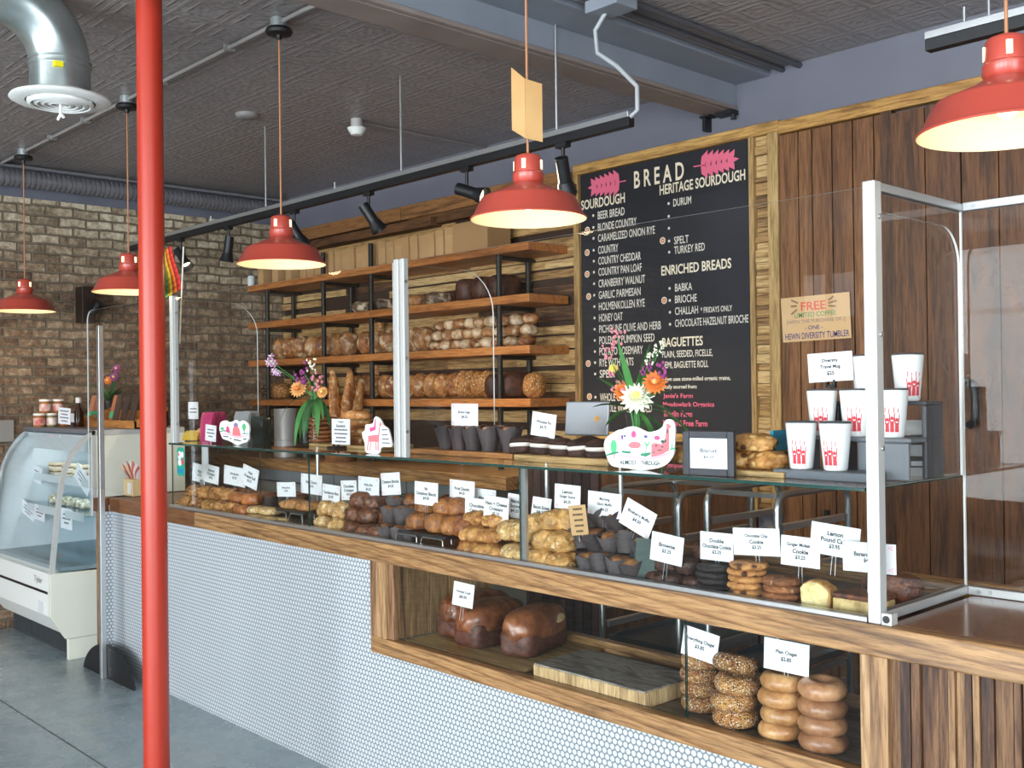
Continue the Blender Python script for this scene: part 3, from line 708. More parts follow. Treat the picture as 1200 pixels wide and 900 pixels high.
# free standing screen at the left end of the counter
xs_ = at(121, 790, y=2.20).x
t = thing('standing_screen', 'floor standing clear screen on a black half round foot left of the red pole', 'screen', (xs_, 2.2, 0))
MB().box(xs_-.014, xs_+.014, 2.186, 2.214, 0, 1.865).build('post', ALU, t, bevel=.003)
b = MB(); fx0, fx1 = at(98, 778, y=2.216).x, at(157, 800, y=2.216).x; cx = (fx0+fx1)/2; hw = (fx1-fx0)/2
b.prism([(cx-hw, .0)]+[(cx+hw*math.cos(a), .175*math.sin(a)**1.3 if a not in (0,) else 0) for a in [math.pi*k/24 for k in range(23, 0, -1)]]+[(cx+hw, .0)], 'y', 2.2142, 2.2262)
b.build('half_round_foot', BLACK, t)
x0 = at(107, 450, y=2.2).x; r = .06
pts = [(x0, 1.0), (-4.99, 1.0), (-4.99, 1.95), (x0+r, 1.95)]+[(x0+r-r*math.sin(k*math.pi/12), 1.95-r+r*math.cos(k*math.pi/12)) for k in range(1, 7)]
b = MB(); b.prism(pts, 'y', 2.179, 2.185)
for i in range(len(pts)): b.m[i] = 1
b.build('screen_panel', [GLASSF, PEDGE], t)
tag(MB().box(-4.996, -4.975, 2.20, 2.222, .9362, 1.66).build('screen_post', ALU, bevel=.002), 'thin aluminium post beside the left sneeze guard post', 'post')

# ------------------------------------------------------------------ bread shelves
SF, SB = 3.95, 4.262
SHZ = [2.305, 2.022, 1.741, 1.449]
t = thing('bread_shelf', 'wall of orange wooden bread shelves on black iron pipes', 'shelf', (-5.6, 4.1, 0))
for i, z in enumerate(SHZ):
    xr = -4.07
    b = MB(); xsplit = [-7.12, -5.3-.25*i, xr]
    for a, c in zip(xsplit, xsplit[1:]): b.box(a, c-.002, SF, SB, z-.046, z, 0, .35+.3*rnd.random())
    b.build('shelf_board', SHELFW, t, bevel=.004)
fr = [X(316, 3.985), X(382, 3.985), X(438, 3.985), X(588, 3.985)]
bk = [X(347, 4.24), X(415, 4.24), X(474, 4.24), X(623, 4.24)]
for x, y in [(q, 3.985) for q in fr]+[(q, 4.235) for q in bk]:
    top = 2.46 if y < 4.1 and x > -6.5 and x < -4.6 else 2.305
    MB().cyl((x, y, 1.051), (x, y, top), .0165, n=12).build('iron_pipe', IRON, t, smooth=True)
for x, x2 in zip(fr, bk):
    for z in SHZ: MB().cyl((x, 3.985, z-.06), (x, 4.27, z-.06), .012, n=10).build('shelf_bracket', IRON, t, smooth=True)
tag(MB().lathe([(0, 0), (.028, 0), (.03, .004), (.03, .075), (.026, .082), (0, .083)], (X(297, 4.0), 4.0, SHZ[0]+.0), 20).build('sensor_can', plain('pale_blue_white', '#d5dde0', .4), smooth=True), 'small white cylinder standing at the left end of the top bread shelf', 'canister')

# ------------------------------------------------------------------ work counter against the back wall
t = thing('back_counter', 'low grey panelled work counter with wooden top under the bread shelves', 'counter', (-5.5, 3.9, 0))
MB().box(XB+.01, -3.96, 3.66, YW-.025, .978, 1.05, 0, .5).build('counter_top', OAK, t, bevel=.004)
b = MB()
for k, x in enumerate((-7.1, -6.35, -5.6, -4.85)):
    b.box(x, x+.74, 3.70, YW-.05, .90, .978); b.box(x, x+.74, 3.71, YW-.05, .78, .892); b.box(x, x+.74, 3.70, YW-.05, .0, .772)
b.build('grey_front', GREY, t, bevel=.003)
# ------------------------------------------------------------------ two sheet pan racks behind the case
TRAY = plain('dull_sheet_pan', '#80868a', .35, .8)
def rack(x0, x1, y0, y1, h, lab):
    t = thing('pan_rack', lab, 'rack', ((x0+x1)/2, (y0+y1)/2, 0), 0, 'sheet pan racks behind the case')
    b = MB(); r = .05
    for x in (x0, x1):
        for sgn in (1,):
            pts = [(x, y0, .06), (x, y0, h-r)]+[(x, y0+r-r*math.cos(a*math.pi/8), h-r+r*math.sin(a*math.pi/8)) for a in range(1, 5)]
            pts += [(x, y1-r+r*math.sin(a*math.pi/8), h-r+r*math.cos(a*math.pi/8)) for a in range(0, 5)]+[(x, y1, .06)]
            b.tube(pts, .0125, 12)
    b.build('bent_frame', STEEL, t, smooth=True)
    b = MB(); z = .2
    while z < h-.1:
        for x in (x0, x1): b.box(x-.012, x+.012, y0+.03, y1-.03, z, z+.004); b.box(x-.004, x+.004, y0+.03, y1-.03, z-.02, z)
        z += .075
    b.build('runner', ALU, t)
    for k in range(5):
        z = .205+.15*k+.003
        if z < h-.1:
            b = MB(); b.box(x0+.015, x1-.015, y0+.02, y1-.02, z, z+.003)
            for a in ((x0+.015, x0+.018, y0+.02, y1-.02), (x1-.018, x1-.015, y0+.02, y1-.02), (x0+.015, x1-.015, y0+.02, y0+.023), (x0+.015, x1-.015, y1-.023, y1-.02)): b.box(*a, z, z+.022)
            b.build('sheet_pan', TRAY, t)
    b = MB()
    for x in (x0, x1):
        for y in (y0, y1): b.cyl((x-.012, y, .04), (x+.012, y, .04), .04, n=16)
    b.build('caster', BLACK, t, smooth=True)
    MB().box(x0, x1, y0+.0, y0+.02, h-.012, h+.004).box(x0, x1, y1-.02, y1, h-.012, h+.004).box(x0, x1, y0, y0+.015, .16, .18).build('cross_bar', STEEL, t)
rack(-2.78, -2.40, 3.08, 3.55, 1.105, 'aluminium sheet pan rack behind the muffins, left of the pair')
rack(-2.27, -1.98, 3.08, 3.55, 1.13, 'aluminium sheet pan rack behind the cookie stacks, right of the pair')
MB_ = MB(); 
for k in range(9): MB_.box(-3.42+.05*k, -3.375+.05*k, 3.28, 3.30, .0, 1.16, 0, rnd.random())
tag(MB_.build('slatted_screen', wood('dark_purple_lath', ['#2b2025', '#3e3034', '#54403f'], 'z', .8, .6, .2)), 'dark slatted wooden screen behind the case between back counter and rack', 'screen')

# ------------------------------------------------------------------ menu board
MBY = YW-.03
t = thing('menu_board', 'tall black bread menu board in a golden wooden frame', 'menu board', (-3.42, MBY, 1.26))
MB().box(-3.978, -2.868, MBY, YW-.001, 1.266, 2.688).build('board_panel', CHALK, t)
YTX = MBY-.0016
def wt(mat, body, px0, px1, py, hpx, mi=0, bold=.02, name='menu_line'):
    """one menu line: from px0 to px1 in the photo, its middle at py at the left end"""
    p0 = at(px0, py, y=YTX); d = depth(p0)
    x1 = at(px1, py, y=YTX).x; h = hpx*d/FOC
    MB().text(body, (p0.x, YTX, p0.z-h/2), x1-p0.x, h, mi=mi, bold=bold).build(name, mat, t)
b = CREAMINK; ITEM = plain('white_lettering', '#e4dccd', .7)
wt(b, 'B R E A D', 743, 801.6, 211, 20)
wt(b, 'SOURDOUGH', 681, 732.3, 241, 11.5); wt(b, 'HERITAGE SOURDOUGH', 773, 873.5, 223, 12); wt(b, 'ENRICHED BREADS', 775, 857, 317.5, 11.5); wt(b, 'BAGUETTES', 776, 823.6, 401.5, 11)
L1 = [('BEER BREAD', 732, 252.6), ('BLONDE COUNTRY', 746, 266.5), ('CARAMELIZED ONION RYE', 767.5, 279.3), ('COUNTRY', 724.5, 293.3), ('COUNTRY CHEDDAR', 751, 306), ('COUNTRY PAN LOAF', 752, 319), ('CRANBERRY WALNUT', 756, 332.5), ('GARLIC PARMESAN', 750.7, 346), ('HOLMENKOLLEN RYE', 755.6, 359.3), ('HONEY OAT', 729.6, 372.6), ('PICHOLINE OLIVE AND HERB', 774.5, 385.8), ('POLENTA PUMPKIN SEED', 767, 399), ('POTATO ROSEMARY', 753.4, 412), ('RYE WITH OATS', 742.4, 425), ('SPELT', 722, 438.2), ('WHOLE GRAIN', 738, 465.5), ('WHOLE WHEAT SEEDED', 764, 478)]
b = ITEM
for s, x1, y in L1: wt(b, s, 700.5+(y-252)*.012, x1, y, 9.2, bold=.01)
for s, x0, x1, y in (('DURUM', 789, 810, 237.8), ('SPELT', 790, 807, 282), ('TURKEY RED', 790, 826, 293.5), ('BABKA', 791, 811, 337.2), ('BRIOCHE', 791, 816.5, 351), ('CHALLAH', 791, 818, 364.8), ('* FRIDAYS ONLY', 821, 858, 363.5), ('CHOCOLATE HAZELNUT BRIOCHE', 791, 877, 379), ('PLAIN, SEEDED, FICELLE,', 776, 835, 416), ('DEMI, BAGUETTE ROLL', 776, 830, 428.5)):
    wt(b, s, x0, x1, y, 9 if 'FRI' not in s else 7, bold=.01)
wt(b, 'Hewn uses stone-milled organic grains,', 776, 856, 445, 6); wt(b, 'locally sourced from:', 776, 816.7, 454, 6)
for s, x1, y in L1:
    p = at(695.2+(y-252)*.012, y, y=YTX); MB().disc((p.x, YTX, p.z), (0, -1, 0), .0075, 10).build('bullet_dot', ITEM, t)
for y in (238.5, 253.5, 267.5, 282.5, 295.5, 338, 352, 366, 380):
    p = at(783.5+(y-238)*.012, y, y=YTX); MB().disc((p.x, YTX, p.z), (0, -1, 0), .0075, 10).build('bullet_dot', ITEM, t)
b = PINK
for s, x0, x1, y in (("Janie's Farm", 777, 812, 464.5), ('Meadowlark Organics', 777, 837, 474.5), ('Breslin Farm', 778, 811, 484.8), ('Hazzard Free Farm', 777, 829, 495.5)): wt(b, s, x0, x1, y, 7)
def wheat(b, px0, py0, px1, py1):
    p, q = at(px0, py0, y=YTX), at(px1, py1, y=YTX); d = (q-p); l = d.length; d.normalize(); up = Vector((0, -1, 0)).cross(d); up = -up if up.z < 0 else up
    P = lambda u, v: p+d*(u*l)+up*(v*l)
    b.quad(P(-.18, -.015), P(.2, -.015), P(.2, .015), P(-.18, .015))
    for k in range(6):
        u = .03+.15*k; tp = 1-.4*u
        for s in (1, -1):
            pts = [P(u, .0), P(u+.02, s*.20*tp), P(u+.20, s*.34*tp), P(u+.19, s*.13*tp), P(u+.115, s*.0)]
            pts = [q_+Vector((0, -.00015*(2*k+(s > 0)), 0)) for q_ in pts]
            b.add(pts, [(0,1,2,3,4)] if s < 0 else [(4,3,2,1,0)])
    b.add([P(.8, -.1), P(.97, -.05), P(1.1, 0), P(.97, .05), P(.8, .1)], [(0,1,2,3,4)])
for a_ in ((727, 213, 692, 220), (820, 194, 862, 186.5)):
    b = MB(); wheat(b, *a_); b.build('wheat_motif', PINK, t)
BADGE = [plain('badge_cream', '#e9d9bf', .6), plain('badge_orange', '#c9794f', .6), plain('badge_pale', '#e6b99a', .6)]
for px, py in ((688.3, 269.6), (688, 296), (688, 321.3), (689.8, 347.5), (689.3, 426), (690.7, 464.8), (689.6, 477), (776.5, 282), (778.3, 352)):
    p = at(px, py, y=YTX); b = MB(); b.disc((p.x, YTX+.0002, p.z), (0, -1, 0), .0185, 20); b.disc((p.x, YTX-.0004, p.z), (0, -1, 0), .0125, 16, 1); b.disc((p.x, YTX-.0008, p.z), (0, -1, 0), .006, 10, 2); b.build('grain_badge', BADGE, t)

# ------------------------------------------------------------------ curved glass deli case on the left
XD = -6.05; XD0 = XB+.02
def dp(px, py): p = at(px, py, x=XD); return (p.y, p.z)
t = thing('deli_case', 'white refrigerated deli case with curved glass front left of the counter', 'deli case', (-6.6, 2.5, 0))
BK = 2.92
f0 = dp(59, 674); kn = dp(59, 724); lo = dp(78, 759); 
prof_low = [(BK, .12), (lo[0], .12), kn, f0, (f0[0]+.02, f0[1]+.004), (2.38, dp(112, 668)[1]), (BK, dp(112, 668)[1])]
MB().prism(prof_low, 'x', XD-.03, XD).build('side_panel', CREAM, t, bevel=.003)
MB().prism([(BK, .0), (lo[0]+.012, .0), (lo[0]+.012, .118), (BK, .118)], 'x', XD-.03, XD-.002).build('side_plinth', CREAM, t, bevel=.002)
b = MB(); b.box(XD0, XD-.03, lo[0]+.06, BK, 0, .16, 0); 
for k in range(40): b.box(XD0+.05+k*.024, XD0+.06+k*.024, lo[0]+.052, lo[0]+.06, .02, .15)
b.build('front_grille', plain('grille_grey', '#3c4042', .6), t)
b = MB(); b.prism([(BK-.02, .14), (lo[0]+.004, .14), (kn[0]+.003, kn[1]), (f0[0]+.003, f0[1]), (f0[0]+.04, f0[1]), (f0[0]+.06, .5), (BK-.02, .5)], 'x', XD0, XD-.03)
b.build('front_panel', WHITE, t, bevel=.003)
zs = f0[1]-.115
b = MB(); b.box(XD0, XD-.05, f0[0]-.002, f0[0]+.02, zs, zs+.014); b.build('dark_stripe', BLACK, t)
b = MB(); b.text('Tyler', (XD-.26, f0[0]-.001, f0[1]-.075), .13, .045, mi=0); b.build('panel_lettering', plain('grey_script', '#7c8288', .5), t)
b = MB(); b.box(XD-.22, XD-.21, f0[0]-.003, f0[0]+.01, zs-.10, zs-.06); b.box(XD-.20, XD-.1, f0[0]-.001, f0[0]+.01, zs-.12, zs-.05); b.build('drain_cover', plain('pale_cover', '#d9dcdc', .5), t)
b = MB(); y_ = f0[0]+.055; b.cyl((XD, y_, .60), (XD+.004, y_, .60), .014, n=16); b.build('side_lock', STEEL, t)
# curved frame
cv = [dp(64, 622), dp(67, 593), dp(72.7, 557), dp(82.7, 533), dp(96, 515), dp(107, 507)]
cv = [f0]+cv
# smooth the curve
def crm(P, n=6):
    out = []
    for i in range(len(P)-1):
        p0, p1, p2, p3 = P[max(i-1, 0)], P[i], P[i+1], P[min(i+2, len(P)-1)]
        for k in range(n):
            u = k/n; out.append(tuple(.5*((2*p1[j])+(-p0[j]+p2[j])*u+(2*p0[j]-5*p1[j]+4*p2[j]-p3[j])*u*u+(-p0[j]+3*p1[j]-3*p2[j]+p3[j])*u**3) for j in range(len(p1))))
    return out+[tuple(P[-1])]
cs = crm(cv, 5); ZTOP = cs[-1][1]+.012
XLF = max(XD0+.02, at(27, 503, y=cs[-1][0]).x)
for nm, x in (('right', XD-.015), ('left', XLF)):
    b = MB(); w = .013; m = len(cs); vs = []
    for i, p in enumerate(cs):
        q0, q1 = cs[max(i-1, 0)], cs[min(i+1, m-1)]; tx, tz = q1[0]-q0[0], q1[1]-q0[1]; l = math.hypot(tx, tz) or 1; nx, nz = tz/l*.024, -tx/l*.024
        vs += [(x-w, p[0], p[1]), (x+w, p[0], p[1]), (x+w, p[0]+nx, p[1]+nz), (x-w, p[0]+nx, p[1]+nz)]
    b.add(vs, [(4*i+j, 4*i+(j+1) % 4, 4*i+4+(j+1) % 4, 4*i+4+j) for i in range(m-1) for j in range(4)]+[(3,2,1,0), tuple(range(4*m-4, 4*m))])
    b.build('curved_frame', ALUW if nm == 'right' else ALU, t, smooth=.8)
b = MB(); yv = cs[-1][0]; b.box(XD-.03, XD, yv+.0, yv+.026, .80, ZTOP); b.box(XD-.03, XD, yv-.0, BK, ZTOP-.03, ZTOP); b.build('end_frame', ALUW, t, bevel=.003)
b = MB()
for (a, c2) in zip(cs, cs[1:]): b.quad((XD0, a[0]+.006, a[1]), (XD-.03, a[0]+.006, a[1]), (XD-.03, c2[0]+.006, c2[1]), (XD0, c2[0]+.006, c2[1]))
b.build('curved_glass', glass('blue_case_glass', (.94, .97, .98), .7), t, smooth=1.2)
pts = [(a[0]+.02, a[1]-.01) for a in cs]+[(yv+.01, f0[1]+.01)]
b = MB(); b.prism(pts, 'x', XD-.018, XD-.012); b.build('side_glass', glass('side_case_glass', (.93, .97, .98), .9), t)
MB().box(XD0, XD-.03, yv-.02, BK, ZTOP-.02, ZTOP+.006).build('top_slab', plain('dark_grey_top', '#6a6a70', .5), t, bevel=.003)
MB().box(XD-.03, XD-.002, yv+.026, BK, .80, ZTOP-.03).build('rear_cheek', CREAM, t)
COOL = plain('cool_white_liner', '#c6cfd2', .4); COLD = plain('cold_blue_deck', '#8d9ca3', .4)
b = MB(); b.box(XD0, XD-.03, BK-.05, BK-.03, .5, ZTOP-.02); MB().box(XD0, XD-.03, f0[0]+.06, BK-.055, .48, .52).build('case_floor', COLD, t); b.box(XD0, XD-.035, yv+.0, yv+.05, ZTOP-.13, ZTOP-.03)
b.prism([(p[0]+.03, p[1]) for p in cs]+[(BK-.03, ZTOP-.02), (BK-.03, .5), (f0[0]+.06, .5)], 'x', XD0+.002, XD0+.012)  # added end sheet, its pale tone stands in for bluish reflection in clear glass
b.build('liner_and_reflection_sheet', COOL, t)
FSZ = [.985, .80]
for z, y0 in ((.985, 2.40), (.80, 2.33)):
    b = MB(); b.box(XD0, XD-.05, y0, BK-.06, z-.012, z); b.box(XD0, XD-.05, y0-.004, y0, z-.03, z+.012)
    b.build('case_shelf', glass('shelf_glass', (.85, .93, .96), 1), t)
    MB().box(XD0, XD-.05, y0-.008, y0-.004, z-.035, z+.012).build('price_rail', COOL, t)
for x in (XD-.35, XD-.75): MB().box(x, x+.03, BK-.08, BK-.06, .5, ZTOP-.05).build('shelf_standard', COOL, t)
dl = bpy.data.lights.new('case_tube_light', 'AREA'); dl.shape = 'RECTANGLE'; dl.size = .9; dl.size_y = .04; dl.energy = 2.2; dl.color = (.85, .95, 1)
do = bpy.data.objects.new('case_tube_light', dl); COL.objects.link(do); do.location = (XD-.52, yv+.1, ZTOP-.05)

# ------------------------------------------------------------------ shapes of baked goods
def lp(n):
    def f(q):
        l = q.length; d = q/l if l else q; s = (abs(d.x)**n+abs(d.y)**n+abs(d.z)**n)**(1/n); return q/s
    return f
def swirl(k, a, tw=3.0, n=2.6):
    g = lp(n)
    def f(q):
        q = g(q); r = 1+a*math.sin(k*math.atan2(q.y, q.x)+tw*q.z*3); return Vector((q.x*r, q.y*r, q.z))
    return f
def ridged(k, a, n=2.2, ax=0):
    g = lp(n)
    def f(q):
        q = g(q); r = 1+a*math.sin(k*q[ax]); return Vector((q.x, q.y*r, q.z*r)) if ax == 0 else Vector((q.x*r, q.y, q.z*r))
    return f
GOLD = crust('golden_crust', '#8f5528', '#dba55f', ns=24, coat=.05)
GOLDL = crust('light_golden_crust', '#b07a40', '#e6bf80', flour='#f0dfb6', ns=26, rough=.5)
CHOC = crust('dark_glazed_crust', '#3c2016', '#8a5232', ns=20, coat=.2)
BROWN = crust('brown_bun_crust', '#764226', '#b5783f', flour='#d6b48a', ns=18, coat=.05, fl=(.64, .76))
PALES = crust('pale_scone_crust', '#c0914f', '#eacb90', flour='#f4e7c4', ns=34, rough=.7)
TURN = crust('sugared_turnover_crust', '#b07a3c', '#e2b672', flour='#f3e2b8', ns=20, fl=(.6, .74))
MUFF = crust('brown_muffin_crust', '#5e3a24', '#a06d3d', ns=18)
PAPER = plain('grey_baking_paper', '#3f3a3c', .75, col2='#5f5759', ns=12, bump=.2)
PAPERD = plain('dark_baking_paper', '#332d2e', .7, col2='#4b4242', ns=9)
SOUR = crust('floured_sourdough', '#7d4824', '#c98f55', flour='#e3cba4', ns=10, fl=(.50, .72))
SOURB = crust('brown_sourdough', '#7c4420', '#bf7f42', flour='#e3c79d', ns=12, fl=(.54, .68))
BAGU = crust('golden_baguette', '#a3622f', '#d99a58', flour='#eed4a2', ns=12, fl=(.56, .7))
RYE = crust('dark_rye', '#3a2017', '#5e3622', ns=10)
RYEF = crust('floured_dark_rye', '#4a3527', '#7c6047', flour='#cbb89a', ns=9, fl=(.5, .62))
SEEDL = crust('seeded_crust', '#a86a30', '#c98d49', seeds=('#e6cf9c', '#7b5126', 90), ns=9)
SEEDD = crust('seeded_dark_crust', '#4e3020', '#7a5232', seeds=('#d8c49a', '#2c211b', 80), ns=9)
BRI = crust('shiny_brioche_crust', '#663822', '#a5663f', ns=9, coat=.6, rough=.35)
PLAINB = crust('plain_chagel_crust', '#ad7440', '#dcab74', ns=9, coat=.35, rough=.4)
PLAINB2 = crust('brown_chagel_crust', '#98623f', '#cf9b70', ns=8, coat=.35, rough=.4)
EVERY = crust('everything_chagel_crust', '#a3642f', '#cf9a58', seeds=('#efe8d8', '#2a2724', 210), ns=9)
CRUMB = crust('lemon_crumb', '#ecd58f', '#f4e4ae', ns=30, rough=.8)
CRUMB2 = crust('tan_crumb', '#c9ab6e', '#dcc48a', ns=30, rough=.8)
CREAMF = plain('cream_filling', '#f3ece0', .6)

def one(name, cat, mb, mats, smooth=1.0):
    o = mb.build(name, mats, smooth=smooth); o['label'] = name; o['category'] = cat; return o
def up(mb):
    z = min(p.z for p in mb.v); mb.v = [p-Vector((0, 0, z)) for p in mb.v]; return mb
def blobs(name, cat, mat, n, rx, ry, rz, amp=.12, freq=1.6, rid=None, flat=-.75, sub=3):
    return Kind([one(name, cat, up(MB().blob((0,0,0), rx, ry, rz, seed=k*5+len(name), amp=amp, freq=freq, flat=flat, rid=rid, sub=sub)), mat) for k in range(n)])
def muffin_proto(name, label, cat, mat_paper, mat_top, r=.036, h=.052, flare=.011, n=4):
    t = thing(name, label, cat)
    def fn(rr, z, a, j):
        if j == 0 or j == 1: return rr, z
        k = (z/h); w = abs(math.cos(n*a/2)); return rr+flare*k*k*w*.8, z+flare*1.2*max(0, k-.6)*w*2
    MB().lathe([(0, 0), (r*.78, 0), (r*.84, h*.3), (r*.95, h*.6), (r*1.05, h*.85), (r*1.1, h), (r*1.02, h*.97), (r*.9, h*.8)], (0,0,0), 40, fn=fn).build('paper_cup', mat_paper, t, smooth=1.2)
    up2 = MB().blob((0, 0, h*.92), r*.98, r*.98, r*.6, seed=3, amp=.15, flat=-.5); up2.build('muffin_top', mat_top, t, smooth=1.2)
    return t
KNOT = blobs('knot_pastry', 'pastry', GOLD, 3, .045, .042, .034, .30, 2.4, swirl(5, .12))
PAIN = blobs('chocolate_croissant', 'pastry', crust('copper_croissant_crust', '#8a4520', '#c47a3a', ns=14, coat=.3), 2, .052, .036, .03, .08, 1.5, ridged(9, .07, 2.8))
PANE = Kind([muffin_proto('tall_brioche', 'x', 'pastry', PAPERD, CHOC, .05, .085, .0)])
TART = blobs('filled_pastry', 'pastry', PALES, 2, .05, .04, .018, .1, 1.8, lp(2.8))
GALE = blobs('flat_galette', 'pastry', GOLD, 1, .11, .06, .022, .10, 2.0, lp(3))
FLAK = blobs('flaky_pastry', 'pastry', GOLDL, 3, .048, .045, .036, .22, 2.0, ridged(8, .08))
STIC = blobs('sticky_bun', 'bun', CHOC, 3, .045, .045, .032, .14, 2.4, swirl(6, .08, 1.0, 3.2))
BUNS = blobs('round_bun', 'bun', BROWN, 3, .047, .047, .038, .10, 1.5, swirl(6, .04, 1.5, 2.4))
GOLC = blobs('folded_pastry', 'pastry', GOLD, 3, .055, .048, .03, .22, 2.2, ridged(7, .09, 2.6))
SCON = blobs('pale_scone', 'scone', PALES, 3, .052, .05, .04, .20, 2.8, lp(2.4))
TRNO = blobs('apple_turnover', 'turnover', TURN, 3, .06, .05, .036, .24, 2.4, lp(2.2))
MUF = Kind([muffin_proto('tulip_muffin', 'x', 'muffin', PAPER, MUFF), muffin_proto('tulip_muffin', 'x', 'muffin', PAPERD, MUFF)])
CUPD = Kind([muffin_proto('paper_wrapped_bun', 'x', 'bun', PAPER, BROWN, .032, .06, .012)])
ZD = DZ+.003
def lay(K, pts, words, group, sc=(.95, 1.06), rots=None, py=620, where=''):
    """pts: (px, Y, z above the deck)"""
    for i, p in enumerate(pts):
        px, Y, dz = p[:3]
        lab = words % ORD[i]
        K.put((X(px, Y, py), Y+.018, ZD+.003+dz), (rnd.uniform(-.05, .05), rnd.uniform(-.05, .05), rnd.uniform(0, 6.28) if rots is None else rots+rnd.uniform(-.25, .25)), lab, group, rnd.uniform(*sc))
lay(KNOT, [(216, 2.40, 0), (230, 2.40, 0), (244, 2.40, 0), (257, 2.40, 0), (268, 2.41, 0), (226, 2.45, .052), (239, 2.45, .055), (252, 2.45, .055), (265, 2.46, .052), (240, 2.56, .03), (256, 2.57, .03), (272, 2.57, .03)],
    'golden knotted pastry, %s of the knots at the left end of the case', 'knotted pastries in the case', py=590)
lay(PAIN, [(281, 2.41, 0), (277, 2.46, .05), (291, 2.46, .052), (297, 2.53, .0), (288, 2.55, .03)], 'copper brown rolled chocolate croissant, %s from left beside the knotted pastries', 'chocolate croissants in the case', rots=.3, py=595)
lay(PANE, [(312, 2.55, 0), (330, 2.62, .0), (346, 2.62, 0)], '%s tall dark brioche bun with a shiny top in the case', 'tall brioche buns in the case', py=590)
lay(TART, [(296, 2.385, 0), (311, 2.385, 0), (326, 2.385, 0), (298, 2.39, .034), (312, 2.39, .034)], 'flat pale filled pastry, %s of the little stack before the wire stand', 'flat filled pastries in the case', rots=.2, py=600)
def wire_stand(x, y, w, d, h, lab, tray=True):
    t = thing('wire_stand', lab, 'stand', (x, y, ZD))
    b = MB()
    for k in range(2):
        x0 = x-w/2+.02+k*(w/2); x1 = x0+w/2-.03; yy = y-d/2
        b.tube([(x0-.008, yy-.004, ZD+.002), (x0, yy, ZD+h*.9), (x0+.006, yy, ZD+h), (x1-.006, yy, ZD+h), (x1, yy, ZD+h*.9), (x1+.008, yy-.004, ZD+.002)], .003, 8)
        b.tube([(x0-.008, y+d/2, ZD+.002), (x0, y+d/2, ZD+h), (x1, y+d/2, ZD+h), (x1+.008, y+d/2, ZD+.002)], .003, 8)
    b.build('wire_leg', STEEL, t, smooth=True)
    MB().box(x-w/2, x+w/2, y-d/2, y+d/2, ZD+h+.001, ZD+h+.012).build('black_tray', DARK, t, bevel=.002)
    return ZD+h+.012
xg = X(351, 2.47); zz = wire_stand(xg, 2.48, .26, .14, .055, 'low wire stand under the flat golden galettes')
GALE.put((xg-.055, 2.48, zz), .1, 'flat golden galette on the wire stand, left of the two', 'galettes on the wire stand', (.55, 1, 1)); GALE.put((xg+.07, 2.48, zz), -.1, 'flat golden galette on the wire stand, right of the two', 'galettes on the wire stand', (.55, 1, 1))
lay(FLAK, [(376, 2.40, 0), (392, 2.39, 0), (380, 2.43, .058), (397, 2.43, .058), (405, 2.5, .0)], 'light flaky pastry, %s of the pile beside the wire stand of galettes', 'light flaky pastries in the case', py=615)
lay(STIC, [(412, 2.40, 0), (428, 2.39, 0), (442, 2.39, 0), (414, 2.43, .056), (429, 2.43, .056), (420, 2.46, .11), (436, 2.48, .10), (445, 2.48, .05)], 'dark glazed sticky bun, %s of the shiny brown pile', 'dark sticky buns in the case', py=625)
lay(CUPD, [(449, 2.37, 0), (463, 2.37, 0), (476, 2.40, 0), (452, 2.47, .055), (467, 2.48, .05), (478, 2.50, .06), (459, 2.5, .085)], '%s bun wrapped in grey paper beside the sticky buns', 'paper wrapped buns in the case', py=630)
xg = X(510, 2.44); zz = wire_stand(xg, 2.44, .30, .16, .05, 'black tray on two bent wire legs holding brown round buns')
dzz = zz-ZD
lay(BUNS, [(487, 2.41, dzz), (508, 2.40, dzz), (526, 2.40, dzz), (541, 2.41, dzz), (496, 2.45, dzz+.055), (517, 2.45, dzz+.055), (534, 2.47, dzz+.055), (524, 2.58, .11), (480, 2.56, .10)], 'brown round bun, %s of the pile on the black tray with wire legs', 'brown buns on the raised tray', py=625)
lay(GOLC, [(550, 2.38, 0), (569, 2.37, 0), (588, 2.37, 0), (553, 2.40, .05), (572, 2.41, .05), (557, 2.44, .10), (579, 2.45, .10)], 'folded golden pastry, %s of the stack before the round scones', 'folded golden pastries in the case', rots=.2, py=640)
lay(SCON, [(599, 2.37, 0), (616, 2.37, 0), (596, 2.42, .068), (613, 2.42, .068)], 'pale round scone, %s of the four stacked at the glass joint', 'pale round scones in the case', py=645)
lay(TRNO, [(633, 2.37, 0), (653, 2.37, 0), (638, 2.40, .06), (655, 2.40, .06), (645, 2.43, .12), (660, 2.45, .12), (628, 2.45, .10)], 'striped golden turnover, %s of the pile beside the dark muffins', 'striped turnovers in the case', py=650)
mp = [(682, 2.36, 0), (699, 2.36, 0), (716, 2.36, 0), (733, 2.37, 0), (676, 2.42, .06), (693, 2.42, .065), (710, 2.42, .065), (728, 2.42, .065), (742, 2.45, .05), (688, 2.47, .125), (704, 2.48, .125), (720, 2.48, .125)]
for i, (px, Y, dz) in enumerate(mp):
    MUF.put((X(px, Y, 655), Y+.03, ZD+.008+dz), (rnd.uniform(-.3, .3), rnd.uniform(-.3, .3), rnd.uniform(0, 6)), 'dark muffin in grey tulip paper, %s of the heap from lower left' % ORD[i], 'tulip muffins in the case', rnd.uniform(.95, 1.1))
